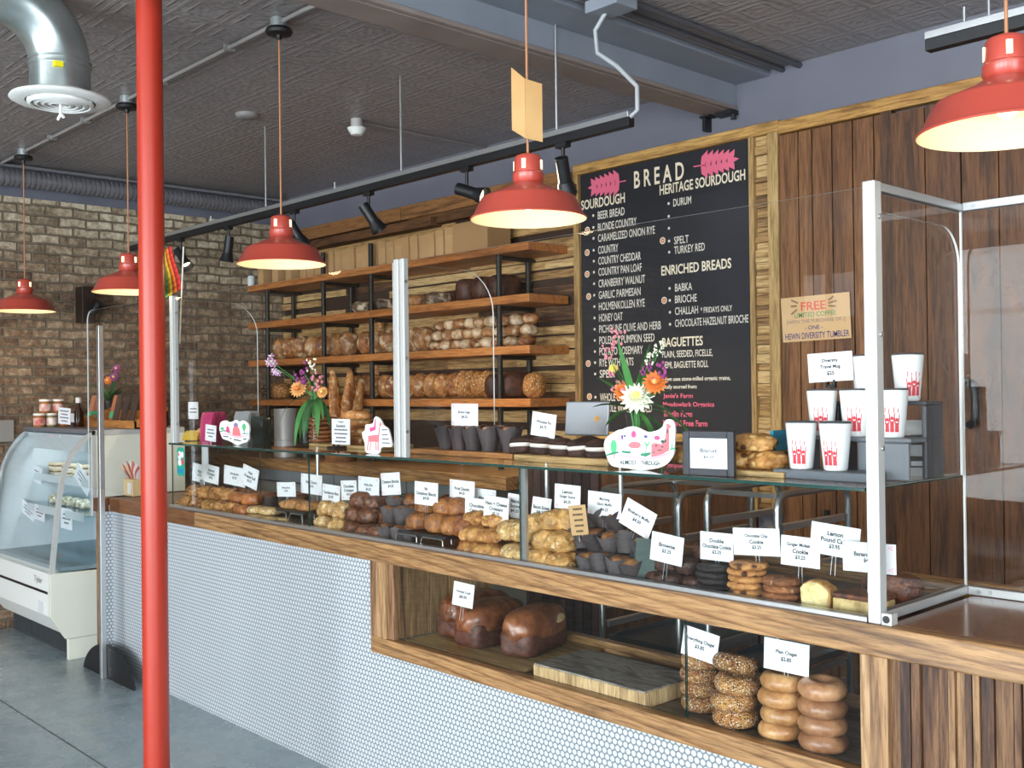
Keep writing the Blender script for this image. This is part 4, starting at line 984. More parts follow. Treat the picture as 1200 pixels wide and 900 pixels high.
# clear tub of brownies and a leaning slate
xb = X(800, 2.44); t = thing('clear_tub', 'low clear plastic tub holding dark brownie pieces between muffins and cookies', 'tub', (xb, 2.45, ZD))
b = MB()
for a in ((-.11, -.105, -.08, .08), (.105, .11, -.08, .08), (-.11, .11, -.08, -.075), (-.11, .11, .075, .08)): b.box(xb+a[0], xb+a[1], 2.45+a[2], 2.45+a[3], ZD, ZD+.10)
b.box(xb-.11, xb+.11, 2.37, 2.53, ZD, ZD+.004); b.build('tub_wall', GLASSF, t)
BRW = blobs('brownie_piece', 'brownie', crust('brownie_crumb', '#2b1710', '#55301c', ns=25), 3, .034, .03, .024, .18, 2.5, lp(4))
k = 0
for dx, dy, dz in ((-.07, -.045, .004), (0, -.045, .004), (.065, -.045, .004), (-.05, .03, .004), (.03, .03, .004), (-.04, -.03, .05), (.035, -.03, .05), (.0, .02, .05), (.07, .0, .095)):
    BRW.put((xb+dx, 2.45+dy, ZD+dz), rnd.uniform(0, 3), 'dark brownie piece, %s of those in the clear tub' % ORD[k], 'brownies in the clear tub'); k += 1
BRW.put((X(775, 2.40), 2.40, ZD), .3, 'dark brownie piece lying before the clear tub under the Brownie card', None); BRW.put((X(790, 2.55), 2.6, ZD+.0), .1, 'dark brownie piece behind the clear tub', None, 1.3)
tag(MB().obox((X(757, 2.40), 2.40, ZD+.068), (.085, .006, .135), Matrix.Rotation(-.15, 3, 'X')).build('slate_divider', plain('clear_grey_plastic', '#4c5a57', .3)), 'dark grey upright divider plate standing right of the muffins', 'divider')
# cookies in stacks
def cookie(name, mat, r, h, seed):
    def fn(rr, z, a, j):
        k = 1+.05*noise.noise(Vector((math.cos(a)*1.5+seed, math.sin(a)*1.5, seed*2))); return rr*k, z+.002*noise.noise(Vector((rr*60, a, seed)))
    return one(name, 'cookie', MB().lathe([(0, 0), (r*.9, 0), (r*.985, h*.25), (r, h*.5), (r*.95, h*.8), (r*.7, h), (0, h*1.05)], n=32, fn=fn), mat)
C1 = Kind([cookie('chocolate_cookie', crust('black_cocoa', '#1d1716', '#352826', ns=30, rough=.7), .052, .017, k) for k in range(2)])
C2 = Kind([cookie('chip_cookie', crust('chip_cookie_dough', '#a86b35', '#d49c5c', seeds=('#4a2715', '#c48a4d', 40), ns=20, rough=.7), .054, .017, k+4) for k in range(2)])
C3 = Kind([cookie('ginger_cookie', crust('ginger_dough', '#7d4a28', '#a86b3f', flour='#c99f70', ns=26, rough=.75, fl=(.6, .7)), .053, .019, k+8) for k in range(2)])
POS = 'lowest second third fourth fifth sixth'.split()
for K, px, n, hh, w, g in ((C1, 838, 5, .0175, 'black chocolate cookie', 'double chocolate cookies'), (C2, 877, 6, .0178, 'chocolate chip cookie', 'chocolate chip cookies'), (C3, 916, 4, .0195, 'brown ginger cookie', 'ginger molasses cookies')):
    for k in range(n):
        K.put((X(px, 2.42, 690)+rnd.uniform(-.004, .004), 2.42+rnd.uniform(-.004, .004), ZD+hh*k), rnd.uniform(0, 6), '%s in the case, %s from the bottom of its stack' % (w, POS[k]), g+' stack')
C1.put((X(850, 2.54, 690), 2.54, ZD), 0, 'black chocolate cookie lying behind the black cookie stack', None)
C2.put((X(893, 2.55, 690), 2.55, ZD+.0), 0, 'chocolate chip cookie lying behind the chip cookie stack', None)
# lemon pound cake slice and banana bread
b = MB(); xl = X(959, 2.41, 690); prof = [(p*.68, q*.79) for p, q in [(-.058, 0), (.058, 0), (.066, .075), (.056, .088), (.02, .103), (-.02, .106), (-.05, .094), (-.066, .078)]]
t = thing('pound_cake', 'pale yellow lemon pound cake slice with a golden crust facing the glass', 'cake', (xl, 2.40, ZD))
b.prism([(xl+p[0]*.90, ZD+.004+p[1]*.91) for p in prof], 'y', 2.389, 2.395); b.build('cake_crumb', CRUMB, t, bevel=.001)
MB().prism([(xl+p[0], ZD+p[1]) for p in prof], 'y', 2.391, 2.435).build('cake_crust', crust('lemon_cake_crust', '#a8713a', '#cf9a55', ns=20), t, bevel=.006)
xb2 = X(1010, 2.42, 700); t = thing('banana_bread', 'pale banana bread slab with brown top lying at the right end of the case', 'cake', (xb2, 2.42, ZD))
MB().obox((xb2, 2.43, ZD+.026), (.125, .09, .05)).build('bread_crumb', CRUMB2, t, bevel=.006); MB().obox((xb2, 2.43, ZD+.056), (.128, .093, .014)).build('bread_crust', CHOC, t, bevel=.006)
xb3 = X(1058, 2.66, 700); o = up(MB().blob((0,0,0), .075, .06, .045, seed=9, amp=.08, rid=lp(3.5))).build('banana_loaf', CHOC, smooth=1.0); place(o, (xb3-.03, 2.66, ZD), .2); tag(o, 'dark banana bread loaf behind the white guard post at the case end', 'cake')

# ------------------------------------------------------------------ bread in the opening below
ZO = .565
def brioche(name, lab, x, y, rz, cut=False, seed=1):
    o_ = thing(name, lab, 'loaf', (x, y, ZO+.0125), rz, 'shiny brioche loaves in the opening')
    g = lp(5)
    b = MB().blob((0, 0, 0), .068, .15, .050, seed=seed, amp=.03, freq=1.5, flat=-2, rid=lp(6), sub=4); up(b)
    b.build('pan_side', crust('brioche_pan_side', '#4a2a20', '#6b4030', ns=14, rough=.5), o_, smooth=1.2, local=True)
    b = MB().blob((0, 0, .092), .078, .158, .066, seed=seed+2, amp=.05, freq=1.6, flat=-.42, rid=lp(2.9), sub=4)
    b.build('domed_crust', BRI, o_, smooth=1.2, local=True)
    if cut:
        b = MB(); b.blob((.066, .045, .108), .013, .055, .020, amp=.05, flat=-2); b.build('torn_patch', CRUMB, o_, smooth=True, local=True)
    return o_
tag(MB().box(-3.12, -2.50, 2.36, 2.775, ZO+.0005, ZO+.012, 0, .5).build('bread_board', BOARDW, bevel=.003), 'thin wooden board under the three brioche loaves', 'board')
brioche('brioche_loaf', 'shiny brown brioche loaf, leftmost and rear of the three', -3.02, 2.62, .10, seed=3)
brioche('brioche_loaf', 'shiny brown brioche loaf, middle of the three', -2.86, 2.56, .16, seed=5)
brioche('brioche_loaf', 'shiny brown brioche loaf with a torn pale patch, rightmost of the three', -2.655, 2.585, .30, True, seed=8)
t = thing('butcher_block', 'thick wooden block with a grey streaked top in the opening', 'board', (-2.2, 2.46, ZO))
MB().box(-2.43, -1.965, 2.356, 2.61, ZO+.0005, ZO+.047, 0, .6).build('block_side', wood('pale_block_end', ['#8a6a44', '#b58f60', '#d2b283', '#e0c79c'], 'z', 1.2, .55, .15), t, bevel=.003)
MB().box(-2.428, -1.967, 2.358, 2.608, ZO+.047, ZO+.052).build('block_top', marble_mat(), t)
def bagel(mat, name, R=.0325, r=.0215):
    b = MB(); n, m = 32, 16; vs = []
    for i in range(n):
        a = R2*i/n
        for j in range(m):
            c_ = R2*j/m; k = 1+.06*noise.noise(Vector((math.cos(a), math.sin(a), j*.3)))
            rr = R+r*1.15*math.cos(c_)*k; vs.append((rr*math.cos(a), rr*math.sin(a), max(r*1.08*math.sin(c_)*k, -r*.86)))
    b.add(vs, [(i*m+j, ((i+1) % n)*m+j, ((i+1) % n)*m+(j+1) % m, i*m+(j+1) % m) for i in range(n) for j in range(m)])
    return one(name, 'chagel', up(b), mat, 1.5)
BE = Kind([bagel(EVERY, 'everything_chagel')]); BP = Kind([bagel(PLAINB, 'plain_chagel'), bagel(PLAINB2, 'plain_chagel')])
for K, px, Y, lab, which, sc in ((BE, 822, 2.47, 'seeded chagel in the left stack', 0, 1.0), (BE, 863, 2.42, 'seeded chagel in the taller stack right of it', 0, 1.13), (BP, 916, 2.42, 'plain golden chagel in the left plain stack', 0, 1.05), (BP, 964, 2.41, 'plain brown chagel in the rightmost stack', 1, 1.1)):
    for k in range(4):
        tilt = .25 if (K is BE and k == 3 and sc > 1.1) else rnd.uniform(-.05, .05)
        K.put((X(px, Y, 820)+rnd.uniform(-.006, .006), Y+rnd.uniform(-.004, .004), ZO+.004+.0412*sc*k+(.006 if tilt > .2 else 0)), (tilt, rnd.uniform(-.05, .05), rnd.uniform(0, 6)), '%s, %s from the bottom' % (lab, POS[k]), 'chagels in the opening', sc, which)

# ------------------------------------------------------------------ bread on the back shelves
def loafmb(rx, ry, rz, seed, amp=.08, n=2.3, flat=-.8): return up(MB().blob((0,0,0), rx, ry, rz, seed=seed, amp=amp, freq=1.3, flat=flat, rid=lp(n), sub=3))
def K_(name, mats, rx, ry, rz, amp=.08, n=2.3, flat=-.9):
    return Kind([one(name, 'bread', loafmb(rx, ry, rz, i*7+3, amp, n, flat), m) for i, m in enumerate(mats)])
OVAL = K_('oval_loaf', [SOUR, SOURB, SOUR], .040, .075, .080, .08, 2.0, -.93)
ROLL = K_('torpedo_loaf', [SOUR, crust('pale_torpedo', '#b5814e', '#dfbd8e', flour='#ecdcc0', ns=10, fl=(.42, .68))], .045, .052, .034, .08, 2.1)
BATA = K_('golden_loaf', [BAGU, SOURB, BAGU], .038, .07, .078, .08, 2.0, -.93)
SEED = K_('seeded_loaf', [SEEDL], .036, .078, .085, .08, 2.0, -.93)
ROUND = K_('round_loaf', [SEEDD, SEEDL], .085, .085, .065)
DARKL = K_('dark_loaf', [RYE], .06, .10, .075, .05, 3.5)
FLATL = K_('low_loaf', [RYEF, SOUR], .085, .10, .045)
def shelf(K, items, z, words, group, Y=4.11, tilt=.0):
    for i, it in enumerate(items):
        px = it[0]; K.put((X(px, Y, 420), Y, z+(.004 if len(it) > 1 else .009)), (rnd.uniform(-.03, .03), it[1] if len(it) > 1 else .13+rnd.uniform(-.10, .10), rnd.uniform(-.12, .12)+(-.3)), words % ORD[i], group, rnd.uniform(.95, 1.05))
shelf(OVAL, [(329,), (342,), (354,), (368,), (380,), (394,), (409,), (430,), (443,), (456,), (472,), (486,), (498,)], SHZ[2], '%s floured oval loaf from the left on the third bread shelf', 'oval loaves on the third shelf')
k = 0
for i, px in enumerate((513, 525, 537, 549, 560, 573, 586, 601, 618)):
    for l in range(3):
        nm = ['bottom', 'middle', 'top'][l]
        ROLL.put((X(px+2*l, 4.11, 400), 4.105+.005*l, SHZ[2]+.003+.062*l), (0, rnd.uniform(-.1, .1), -.2+rnd.uniform(-.05, .05)), '%s torpedo loaf in the %s column on the third bread shelf' % (nm, ORD[i]), 'torpedo loaves stacked on the third shelf', rnd.uniform(.95, 1.05))
shelf(ROUND, [(305, 0), (328, 0)], SHZ[3], '%s round seeded loaf from the left on the bottom bread shelf', 'round seeded loaves on the bottom shelf')
shelf(BATA, [(421,), (429,), (438,), (452,), (462,), (472,), (482,), (493,), (507,), (520,), (534,)], SHZ[3], '%s golden loaf from the left on the bottom bread shelf', 'golden loaves on the bottom shelf')
shelf(SEED, [(545,), (554,), (563,), (572,)], SHZ[3], '%s seeded loaf from the left on the bottom bread shelf', 'seeded loaves on the bottom shelf')
ROUND.put((X(628, 4.10), 4.10, SHZ[3]+.003), 0, 'pale round loaf at the right end of the bottom bread shelf', None, (.75, .75, 1.15), which=1)
shelf(DARKL, [(588, 0), (605, 0)], SHZ[3], '%s dark loaf from the left on the bottom bread shelf', 'dark loaves on the bottom shelf')
ROUND.put((X(376, 4.11), 4.11, SHZ[3]+.003), 0, 'round seeded loaf behind the flowers on the bottom bread shelf', None, which=1)
FLATL.put((X(432, 4.11), 4.11, SHZ[1]+.003), .2, 'low floured loaf left of the guard post on the second bread shelf', None, which=0)
FLATL.put((X(455, 4.11), 4.11, SHZ[1]+.003), -.2, 'low floured loaf half behind the guard post on the second bread shelf', None, which=0)
FLATL.put((X(492, 4.11), 4.11, SHZ[1]+.003), .1, 'pale floured loaf just right of the guard post on the second bread shelf', None, which=1)
FLATL.put((X(519, 4.11), 4.11, SHZ[1]+.003), .1, 'dark floured loaf left of the pan loaves on the second bread shelf', None, which=0)
for i, px in enumerate((556, 575, 595)): DARKL.put((X(px, 4.11), 4.11, SHZ[1]+.003), -.1, '%s dark rye pan loaf from the left on the second bread shelf' % ORD[i], 'rye pan loaves on the second shelf')
# kraft bread boxes on the top shelf
bxk = thing('bread_box', 'x', 'box')
MB().box(-.038, .038, -.085, .085, 0, .165, 0).build('carton', KRAFT2, bxk, bevel=.002)
MB().box(-.0385, .0385, -.0868, -.0853, .12, .1655).build('tuck_flap', plain('flap_tan', '#b68f60', .75), bxk, bevel=.001)
BOX = Kind([bxk]); xa, xb_ = X(362, 4.08, 290), X(534, 4.08, 290); n = 20
for i in range(n): BOX.put((xa+(xb_-xa)*i/(n-1), 4.115+rnd.uniform(-.01, .01), SHZ[0]+.001), rnd.uniform(-.04, .04), '%s flat tan carton from the left in the row on the top shelf' % ORD[i], 'tan cartons on the top shelf', (1, 1, rnd.uniform(.92, 1.05)))
BOX.put((X(309, 4.06, 320), 4.115, SHZ[0]+.001), .05, 'tan carton standing apart at the left end of the top shelf', None, (.9, 1, .85))
BOX.put((X(326, 4.06, 320), 4.115, SHZ[0]+.001), .05, 'tan carton half hidden behind the red lamp on the top shelf', None, (1, 1, .9))
BOX.put((X(342, 4.06, 320), 4.115, SHZ[0]+.001), -.05, 'tan carton right of the one behind the red lamp on the top shelf', None, (1, 1, .95))
tag(MB().box(X(543, 4.08), X(584, 4.08), 4.02, 4.205, SHZ[0]+.0005, SHZ[0]+.185).build('shipping_box', plain('brown_corrugated', '#a37f55', .8), bevel=.003), 'larger brown box at the right of the carton row on the top shelf', 'box')
# baguettes standing in a basket on the back counter
tk = MB().lathe([(0, 0), (.10, 0), (.125, .22), (.118, .22), (.095, .01), (0, .01)], n=28)
xk = X(398, 3.82, 520); o = tk.build('baguette_basket', plain('brown_wicker', '#6d4524', .8, col2='#8c5c33', ns=40), smooth=1.0); place(o, (xk, 3.83, 1.05)); tag(o, 'round brown basket holding upright baguettes on the back counter', 'basket')
def bag(L): return up(MB().blob((0,0,0), .033, .033, L/2, seed=L*9, amp=.1, freq=1.2, flat=-2, rid=lp(2.6), sub=3))
BG = Kind([one('baguette', 'baguette', bag(.56), BAGU), one('baguette', 'baguette', bag(.5), BAGU)])
for i, (dx, dy, rx, ry) in enumerate(((-.05, 0, 0, -.06), (.03, -.02, .03, .24), (-.01, .05, -.05, .02), (.05, .04, -.08, .14))):
    BG.put((xk+dx, 3.83+dy, 1.062), (rx, ry, 0), '%s baguette from the left standing in the brown basket' % ORD[i], 'upright baguettes')
for i, px in enumerate((447, 450)): BG.put((X(px, 4.2), 4.20-.06*i, SHZ[3] if i else SHZ[2]), (0, .05, 0), 'slim baguette standing upright at the back of the %s shelf' % ('bottom bread' if i else 'third bread'), None, (.6, .6, .52 if i == 0 else .52))

# ------------------------------------------------------------------ price cards
def card(px0, py0, px1, py1, lines, lab, Y=2.39, roll=0.0, yaw=.12, pins=.05, mat=None, name='price_card', ts=1.0, ink=None, group=None, tilt=0, cat='price card', flowers=True):
    cx, cy = (px0+px1)/2, (py0+py1)/2; c = at(cx, cy, y=Y); d = depth(c)
    v = (Vector((c.x, c.y, 0))-Vector((0, 0, 0))).normalized(); n = Vector((math.sin(yaw), -math.cos(yaw), 0))
    w = (px1-px0)*d/FOC/max(.35, abs(v.dot(n))); h = (py1-py0)*d/FOC
    b = MB(); b.box(-w/2, w/2, -.001, .001, -h/2, h/2)
    o = b.build(name, mat or CARD); place(o, c, Euler((tilt, roll, yaw), 'XYZ')); tag(o, lab, cat, group)
    b = MB(); k = len(lines); lh = h*.15*ts; gap = h*.205*ts
    for i, s in enumerate(lines):
        if s.startswith('~'):   # handwriting too small to read: short strokes
            wd = w*float(s[1:]); x = -wd/2
            while x < wd/2: q = w*.06; b.quad((x, -.0013, ((k-1)/2-i)*gap-lh*.25), (x+q*.75, -.0013, ((k-1)/2-i)*gap-lh*.25), (x+q*.75, -.0013, ((k-1)/2-i)*gap+lh*.25), (x, -.0013, ((k-1)/2-i)*gap+lh*.25)); x += q
            continue
        _, _, bw, bh = glyphs(s, .03); tw = min(w*.86, bw/bh*lh*.95*(1.0 if '$' in s else 1.0))
        b.text(s, (0, -.0013, ((k-1)/2-i)*gap), tw, lh, mi=0, align='C', bold=.03)
    if flowers:
        for sx in (-1, 1):
            for sz in (-1, 1):
                for q in range(3):
                    a = q*2.1+sx; b.disc((sx*(w/2-.011)+.004*math.cos(a), -.0012, sz*(h/2-.010)+.004*math.sin(a)), (0, -1, 0), .0032, 8, 1)
    b.build('lettering', [ink or INK, PALEPINK], o, local=True)
    if pins:
        b = MB()
        for sx in (-.006, .006): b.cyl((sx, .002, -h/2-pins), (sx*.7, .002, -h/2+.01), .0009, n=6)
        b.build('wire_pin', STEEL, o, local=True)
    return o
CC = 'price cards in the case'
card(226, 544, 242, 565, ['Plain', '$3.25'], 'small white price card tilted over the knotted pastries, leftmost in the case', 2.50, .10)
card(239, 545, 256, 566, ['Almond', 'Croissant', '$4.25'], 'white price card overlapping the leftmost one in the case', 2.49, .12)
card(263, 547, 287, 569, ['Morning Bun', '$3.75'], 'white price card above the gap after the knotted pastries', 2.50, .08)
card(284, 547, 302, 571, ['Ham', 'Pretzel Roll', '$4.25'], 'white price card leaning right, fourth from the case\'s left end', 2.48, .24)
card(325, 565, 346, 582, ['Monkey Bread', '$3.25'], 'small white price card standing before the tall brioche buns', 2.45, -.05)
card(353, 556, 377, 579, ['Pain Choco', '$4.25'], 'white price card standing behind the flat galettes', 2.50, .04)
card(378, 568, 398, 592, ['Cardamom Bun', '$3.95'], 'white price card stuck in the light flaky pastries', 2.46, .06)
card(400, 563, 418, 586, ['Chocolate', 'Croissant', '$4.25'], 'white price card between the flaky pastries and the sticky buns', 2.48, -.06)
card(420, 559, 444, 583, ['Sticky Bun', '$4.25'], 'white Sticky Bun price card above the dark sticky buns', 2.49, .03)
card(447, 554, 469, 580, ['Cinnamon Brioche', '$4.25'], 'white Cinnamon Brioche price card above the paper wrapped buns', 2.52, -.09)
card(486, 565, 513, 592, ['Big', 'Cinnamon Biscuit', '$4.50'], 'white price card stuck in the foremost brown bun on the raised tray', 2.42, .03)
card(527, 563, 556, 588, ['Fruit Danish', '$4.25'], 'white Fruit Danish price card above the buns on the raised tray', 2.50, .04)
card(553, 573, 581, 600, ['Almond', '~.4'], 'white price card mostly hidden behind two others at the folded pastries', 2.54, .04)
card(545, 584, 572, 613, ['Chocolate', 'Croissant', '$4.50'], 'white Chocolate Croissant price card at the folded golden pastries', 2.46, .05)
card(567, 582, 596, 611, ['Ham + Cheese', 'Croissant', '$5.25'], 'white Ham + Cheese Croissant price card before the other cards', 2.44, .07)
card(594, 579, 614, 607, ['Bacon', 'Scone', '$4.25'], 'narrow white price card turned aside at the glass joint', 2.50, .14, .5)
card(623, 583, 645, 612, ['Bacon Scone', '$4.25'], 'narrow white price card turned aside above the turnovers', 2.48, .14, .5)
card(650, 568, 680, 597, ['Lemon', 'Ginger Scone', '$4.25'], 'white Lemon Ginger Scone price card', 2.47, .04)
card(689, 577, 728, 606, ['Morning', 'Glory Muffin', '$4.25'], 'white Morning Glory Muffin price card above the dark muffins', 2.47, .05)
card(729, 591, 766, 624, ['Blueberry Muffin', '$4.50'], 'white Blueberry Muffin price card tilted steeply over the dark muffins', 2.44, .42)
card(763, 626, 800, 660, ['Brownie', '$3.25'], 'white Brownie price card before the clear tub', 2.37, .12)
card(821, 624, 859, 657, ['Double', 'Chocolate Cookie', '$2.25'], 'white Double Chocolate Cookie price card', 2.42, .01)
card(860, 619, 913, 651, ['Chocolate Chip', 'Cookie', '$3.25'], 'white Chocolate Chip Cookie price card', 2.42, -.05)
card(916, 629, 960, 664, ['Ginger Molasses', 'Cookie', '$3.25'], 'white Ginger Molasses Cookie price card', 2.43, .03)
card(951, 615, 1006, 652, ['Lemon', 'Pound Cake', '$3.95'], 'white Lemon Pound Cake price card, highest of the cards at the case end', 2.40, .09)
card(989, 636, 1048, 671, ['Banana Bread', '$4.00'], 'white Banana Bread price card behind the white guard post', 2.38, -.01)
card(531, 683, 555, 711, ['Honey Loaf', '$8.00'], 'white Honey Loaf price card stuck in a brioche loaf', 2.37, .13, .35, pins=.05)
card(800, 738, 841, 773, ['Everything Chagel', '$3.85'], 'white Everything Chagel price card above the seeded chagels', 2.40, .16, pins=.02)
card(896, 751, 947, 788, ['Plain Chagel', '$2.85'], 'white Plain Chagel price card above the plain chagels', 2.39, .04, pins=.02)
o = card(668, 592, 688, 627, ['~.5', '~.6', '~.5', '~.5', '~.4'], 'kraft brown handwritten card standing between turnovers and dark muffins', 2.40, -.12, .3, mat=KRAFT2, ts=.9, pins=.02, flowers=False)
# ------------------------------------------------------------------ things on the glass shelf
GZ = 1.2552
def board(px0, px1, Y0, Y1, h, mat, lab, py=545, z=GZ):
    return tag(MB().box(X(px0, Y0, py), X(px1, Y0, py), Y0, Y1, z, z+h, 0, .55).build('wooden_board', mat, bevel=.003), lab, 'board')
board(480, 600, 2.50, 2.80, .02, wood('brown_tray_wood', ['#7a4f2b', '#a5713f', '#bd8850'], 'x', .9, .5, .15), 'brown wooden board under the paper tulip cups on the glass shelf')
board(602, 712, 2.46, 2.76, .022, BOARDW, 'pale wooden board under the whoopie pies on the glass shelf')
BSC = board(808, 918, 2.42, 2.72, .016, BOARDW, 'pale wooden board under the scones on the glass shelf')
TUL = Kind([muffin_proto('tulip_cup_cake', 'x', 'cake', PAPERD, crust('brown_sugar_top', '#9c6a44', '#caa083', ns=20), .034, .075, .014, 4)])
for i, (px, Y) in enumerate(((523, 2.56), (539, 2.56), (555, 2.56), (574, 2.55), (598, 2.57), (546, 2.66), (566, 2.66), (586, 2.66))):
    TUL.put((X(px, Y, 530), Y, GZ+.02), rnd.uniform(0, 3), 'brown sugar cake in a dark tulip paper, %s of the group on the brown board' % ORD[i], 'tulip cakes on the glass shelf', 1.03)
WPC = crust('whoopie_chocolate', '#2c1a15', '#4a2d22', ns=22, rough=.7)
wp = thing('whoopie_pie', 'x', 'cake')
def dome(z0, s): return [(0, z0), (.045, z0+.001*s), (.05, z0+.008*s), (.043, z0+.018*s), (.022, z0+.026*s), (0, z0+.028*s)]
MB().lathe([(0, 0), (.044, 0), (.05, .010), (.048, .022), (.03, .024), (0, .024)], n=28).build('lower_cake', WPC, wp, smooth=1.0)
MB().lathe([(0, .023), (.045, .023), (.05, .030), (.046, .037), (0, .038)], n=28).build('cream_layer', CREAMF, wp, smooth=1.0)
MB().lathe(dome(.037, 1), n=28).build('upper_cake', WPC, wp, smooth=1.0)
WPI = Kind([wp])
for i, (px, Y) in enumerate(((612, 2.54), (635, 2.54), (658, 2.52), (681, 2.52), (702, 2.52), (624, 2.66), (648, 2.66), (690, 2.66))):
    WPI.put((X(px, Y, 528), Y, GZ+.022), (rnd.uniform(-.06, .06), rnd.uniform(-.1, .1), rnd.uniform(0, 6)), 'whoopie pie with white filling, %s of the group on the pale board' % ORD[i], 'whoopie pies on the glass shelf', .92)
card(529, 473, 560, 499, ['Brown Sugar', '$4.25'], 'white Brown Sugar price card over the tulip cakes on the glass shelf', 2.56, .01, pins=.06)
card(623, 484, 651, 512, ['Whoopie Pie', '$4.75'], 'white Whoopie Pie price card tilted over the whoopie pies', 2.55, .13, pins=.05)
SCN = blobs('long_scone', 'scone', crust('raisin_scone_crust', '#a86f34', '#dbac66', seeds=('#4a2c1a', '#e2bd7c', 34), ns=16), 3, .075, .05, .03, .14, 2.2, lp(2.4))
for i, (px, Y, z) in enumerate(((868, 2.50, 0), (900, 2.50, 0), (884, 2.51, .048), (905, 2.60, .0), (880, 2.60, .0), (808, 2.62, .0), (800, 2.55, 0))):
    SCN.put((X(px, Y, 545), Y, GZ+.016+z), (0, 0, rnd.uniform(-.3, .3)), ('golden scone, %s of those behind the framed sign' if i < 5 else 'golden scone half hidden left of the framed sign, %s of the scones') % ORD[i], 'scones on the glass shelf', .95)
# framed biscuit sign
t_ = at(831, 539, y=2.37); fr_ = thing('framed_sign', 'black framed Biscuit price sign standing on the glass shelf', 'sign', (t_.x, 2.37, GZ), .15)
b = MB()
for a in ((-.078, -.058, .0, .124), (.058, .078, 0, .124), (-.058, .058, 0, .02), (-.058, .058, .104, .124)): b.box(a[0], a[1], -.008, .008, a[2], a[3])
b.build('black_frame', plain('black_frame_wood', '#2a2c33', .5), fr_, bevel=.002, local=True)
MB().box(-.058, .058, -.002, .004, .02, .104).build('sign_sheet', CARD, fr_, local=True)
b = MB(); b.text('Biscuit', (0, -.0024, .070), .052, .011, align='C', bold=.012); b.text('$3.25', (0, -.0024, .052), .032, .009, align='C', bold=.012)
for sx in (-1, 1):
    for z in (.03, .094):
        for q in range(3): b.disc((sx*.048+.004*math.cos(q*2.1), -.0023, z+.004*math.sin(q*2.1)), (0, -1, 0), .003, 8, 1)
b.build('lettering', [INK, PALEPINK], fr_, local=True)
MB().obox((0, .03, .05), (.03, .006, .11), Matrix.Rotation(-.5, 3, 'X')).build('easel_back', BLACK, fr_, local=True)

# painted cutout signs
def cutout(name, lab, ox, oy, sc, outline, shapes, Y, zoff=None, back=True, yaw=.25, mats=None):
    """outline and shapes in picture units; ox,oy = photo pixel of the picture's origin, sc = units per photo pixel"""
    cx = sum(p[0] for p in outline)/len(outline); cy = max(p[1] for p in outline)
    c = at(ox+cx/sc, oy+cy/sc, y=Y); d = depth(c); v = Vector((c.x, c.y, 0)).normalized(); n = Vector((math.sin(yaw), -math.cos(yaw), 0)); kx = d/FOC/sc/abs(v.dot(n)); kz = d/FOC/sc
    q = lambda p, y: ((p[0]-cx)*kx, y, (cy-p[1])*kz)
    zb = GZ if zoff is None else GZ+zoff
    o = thing(name, lab, 'sign', (c.x, Y, zb), yaw)
    sm = crm([tuple(p) for p in outline]+[tuple(outline[0])], 4)[:-1]
    pts = [((p[0]-cx)*kx, (cy-p[1])*kz) for p in sm][::-1]
    MB().prism(pts, 'y', -.004, .004).build('white_cutout', plain('white_foam_board', '#fbfbfb', .5), o, local=True)
    b = MB(); ml = []; mi = {}
    for j, (col, pts) in enumerate(shapes):
        if col not in mi: mi[col] = len(ml); ml.append(plain('paint_'+col[1:], col, .6))
        yy = -.0046-.00006*j
        if isinstance(pts, tuple) and pts[0] == 'e':
            _, ex, ey, rx, ry = pts; pts = [(ex+rx*math.cos(R2*i/20), ey+ry*math.sin(R2*i/20)) for i in range(20)]
        if isinstance(pts, tuple) and pts[0] == 't':
            _, s, x0, y0, w, h = pts; b.text(s, q((x0, y0+h), yy), w*kx, h*kz, mi=mi[col], bold=.015); continue
        m = len(pts); b.add([q(p, yy) for p in pts], [tuple(range(m))], mi[col])
    b.build('painted_picture', ml, o, local=True)
    if back: MB().obox((0, .035, .04), (.02, .004, .085), Matrix.Rotation(-.6, 3, 'X')).build('easel_back', plain('clear_back', '#b9bfbf', .4), o, local=True)
    return o
RD, GN, DG, PK, PP, NV, BK_ = '#e5787f', '#4dbb7c', '#24835c', '#d94a86', '#f3b3c6', '#4a4f8f', '#3a4a48'
out1 = [(80, 330), (110, 240), (240, 150), (300, 135), (360, 110), (430, 98), (500, 115), (600, 160), (700, 145), (770, 100), (800, 30), (850, 12), (900, 40), (915, 150), (905, 330), (890, 430), (800, 540), (660, 590), (500, 608), (330, 590), (170, 565), (110, 450)]
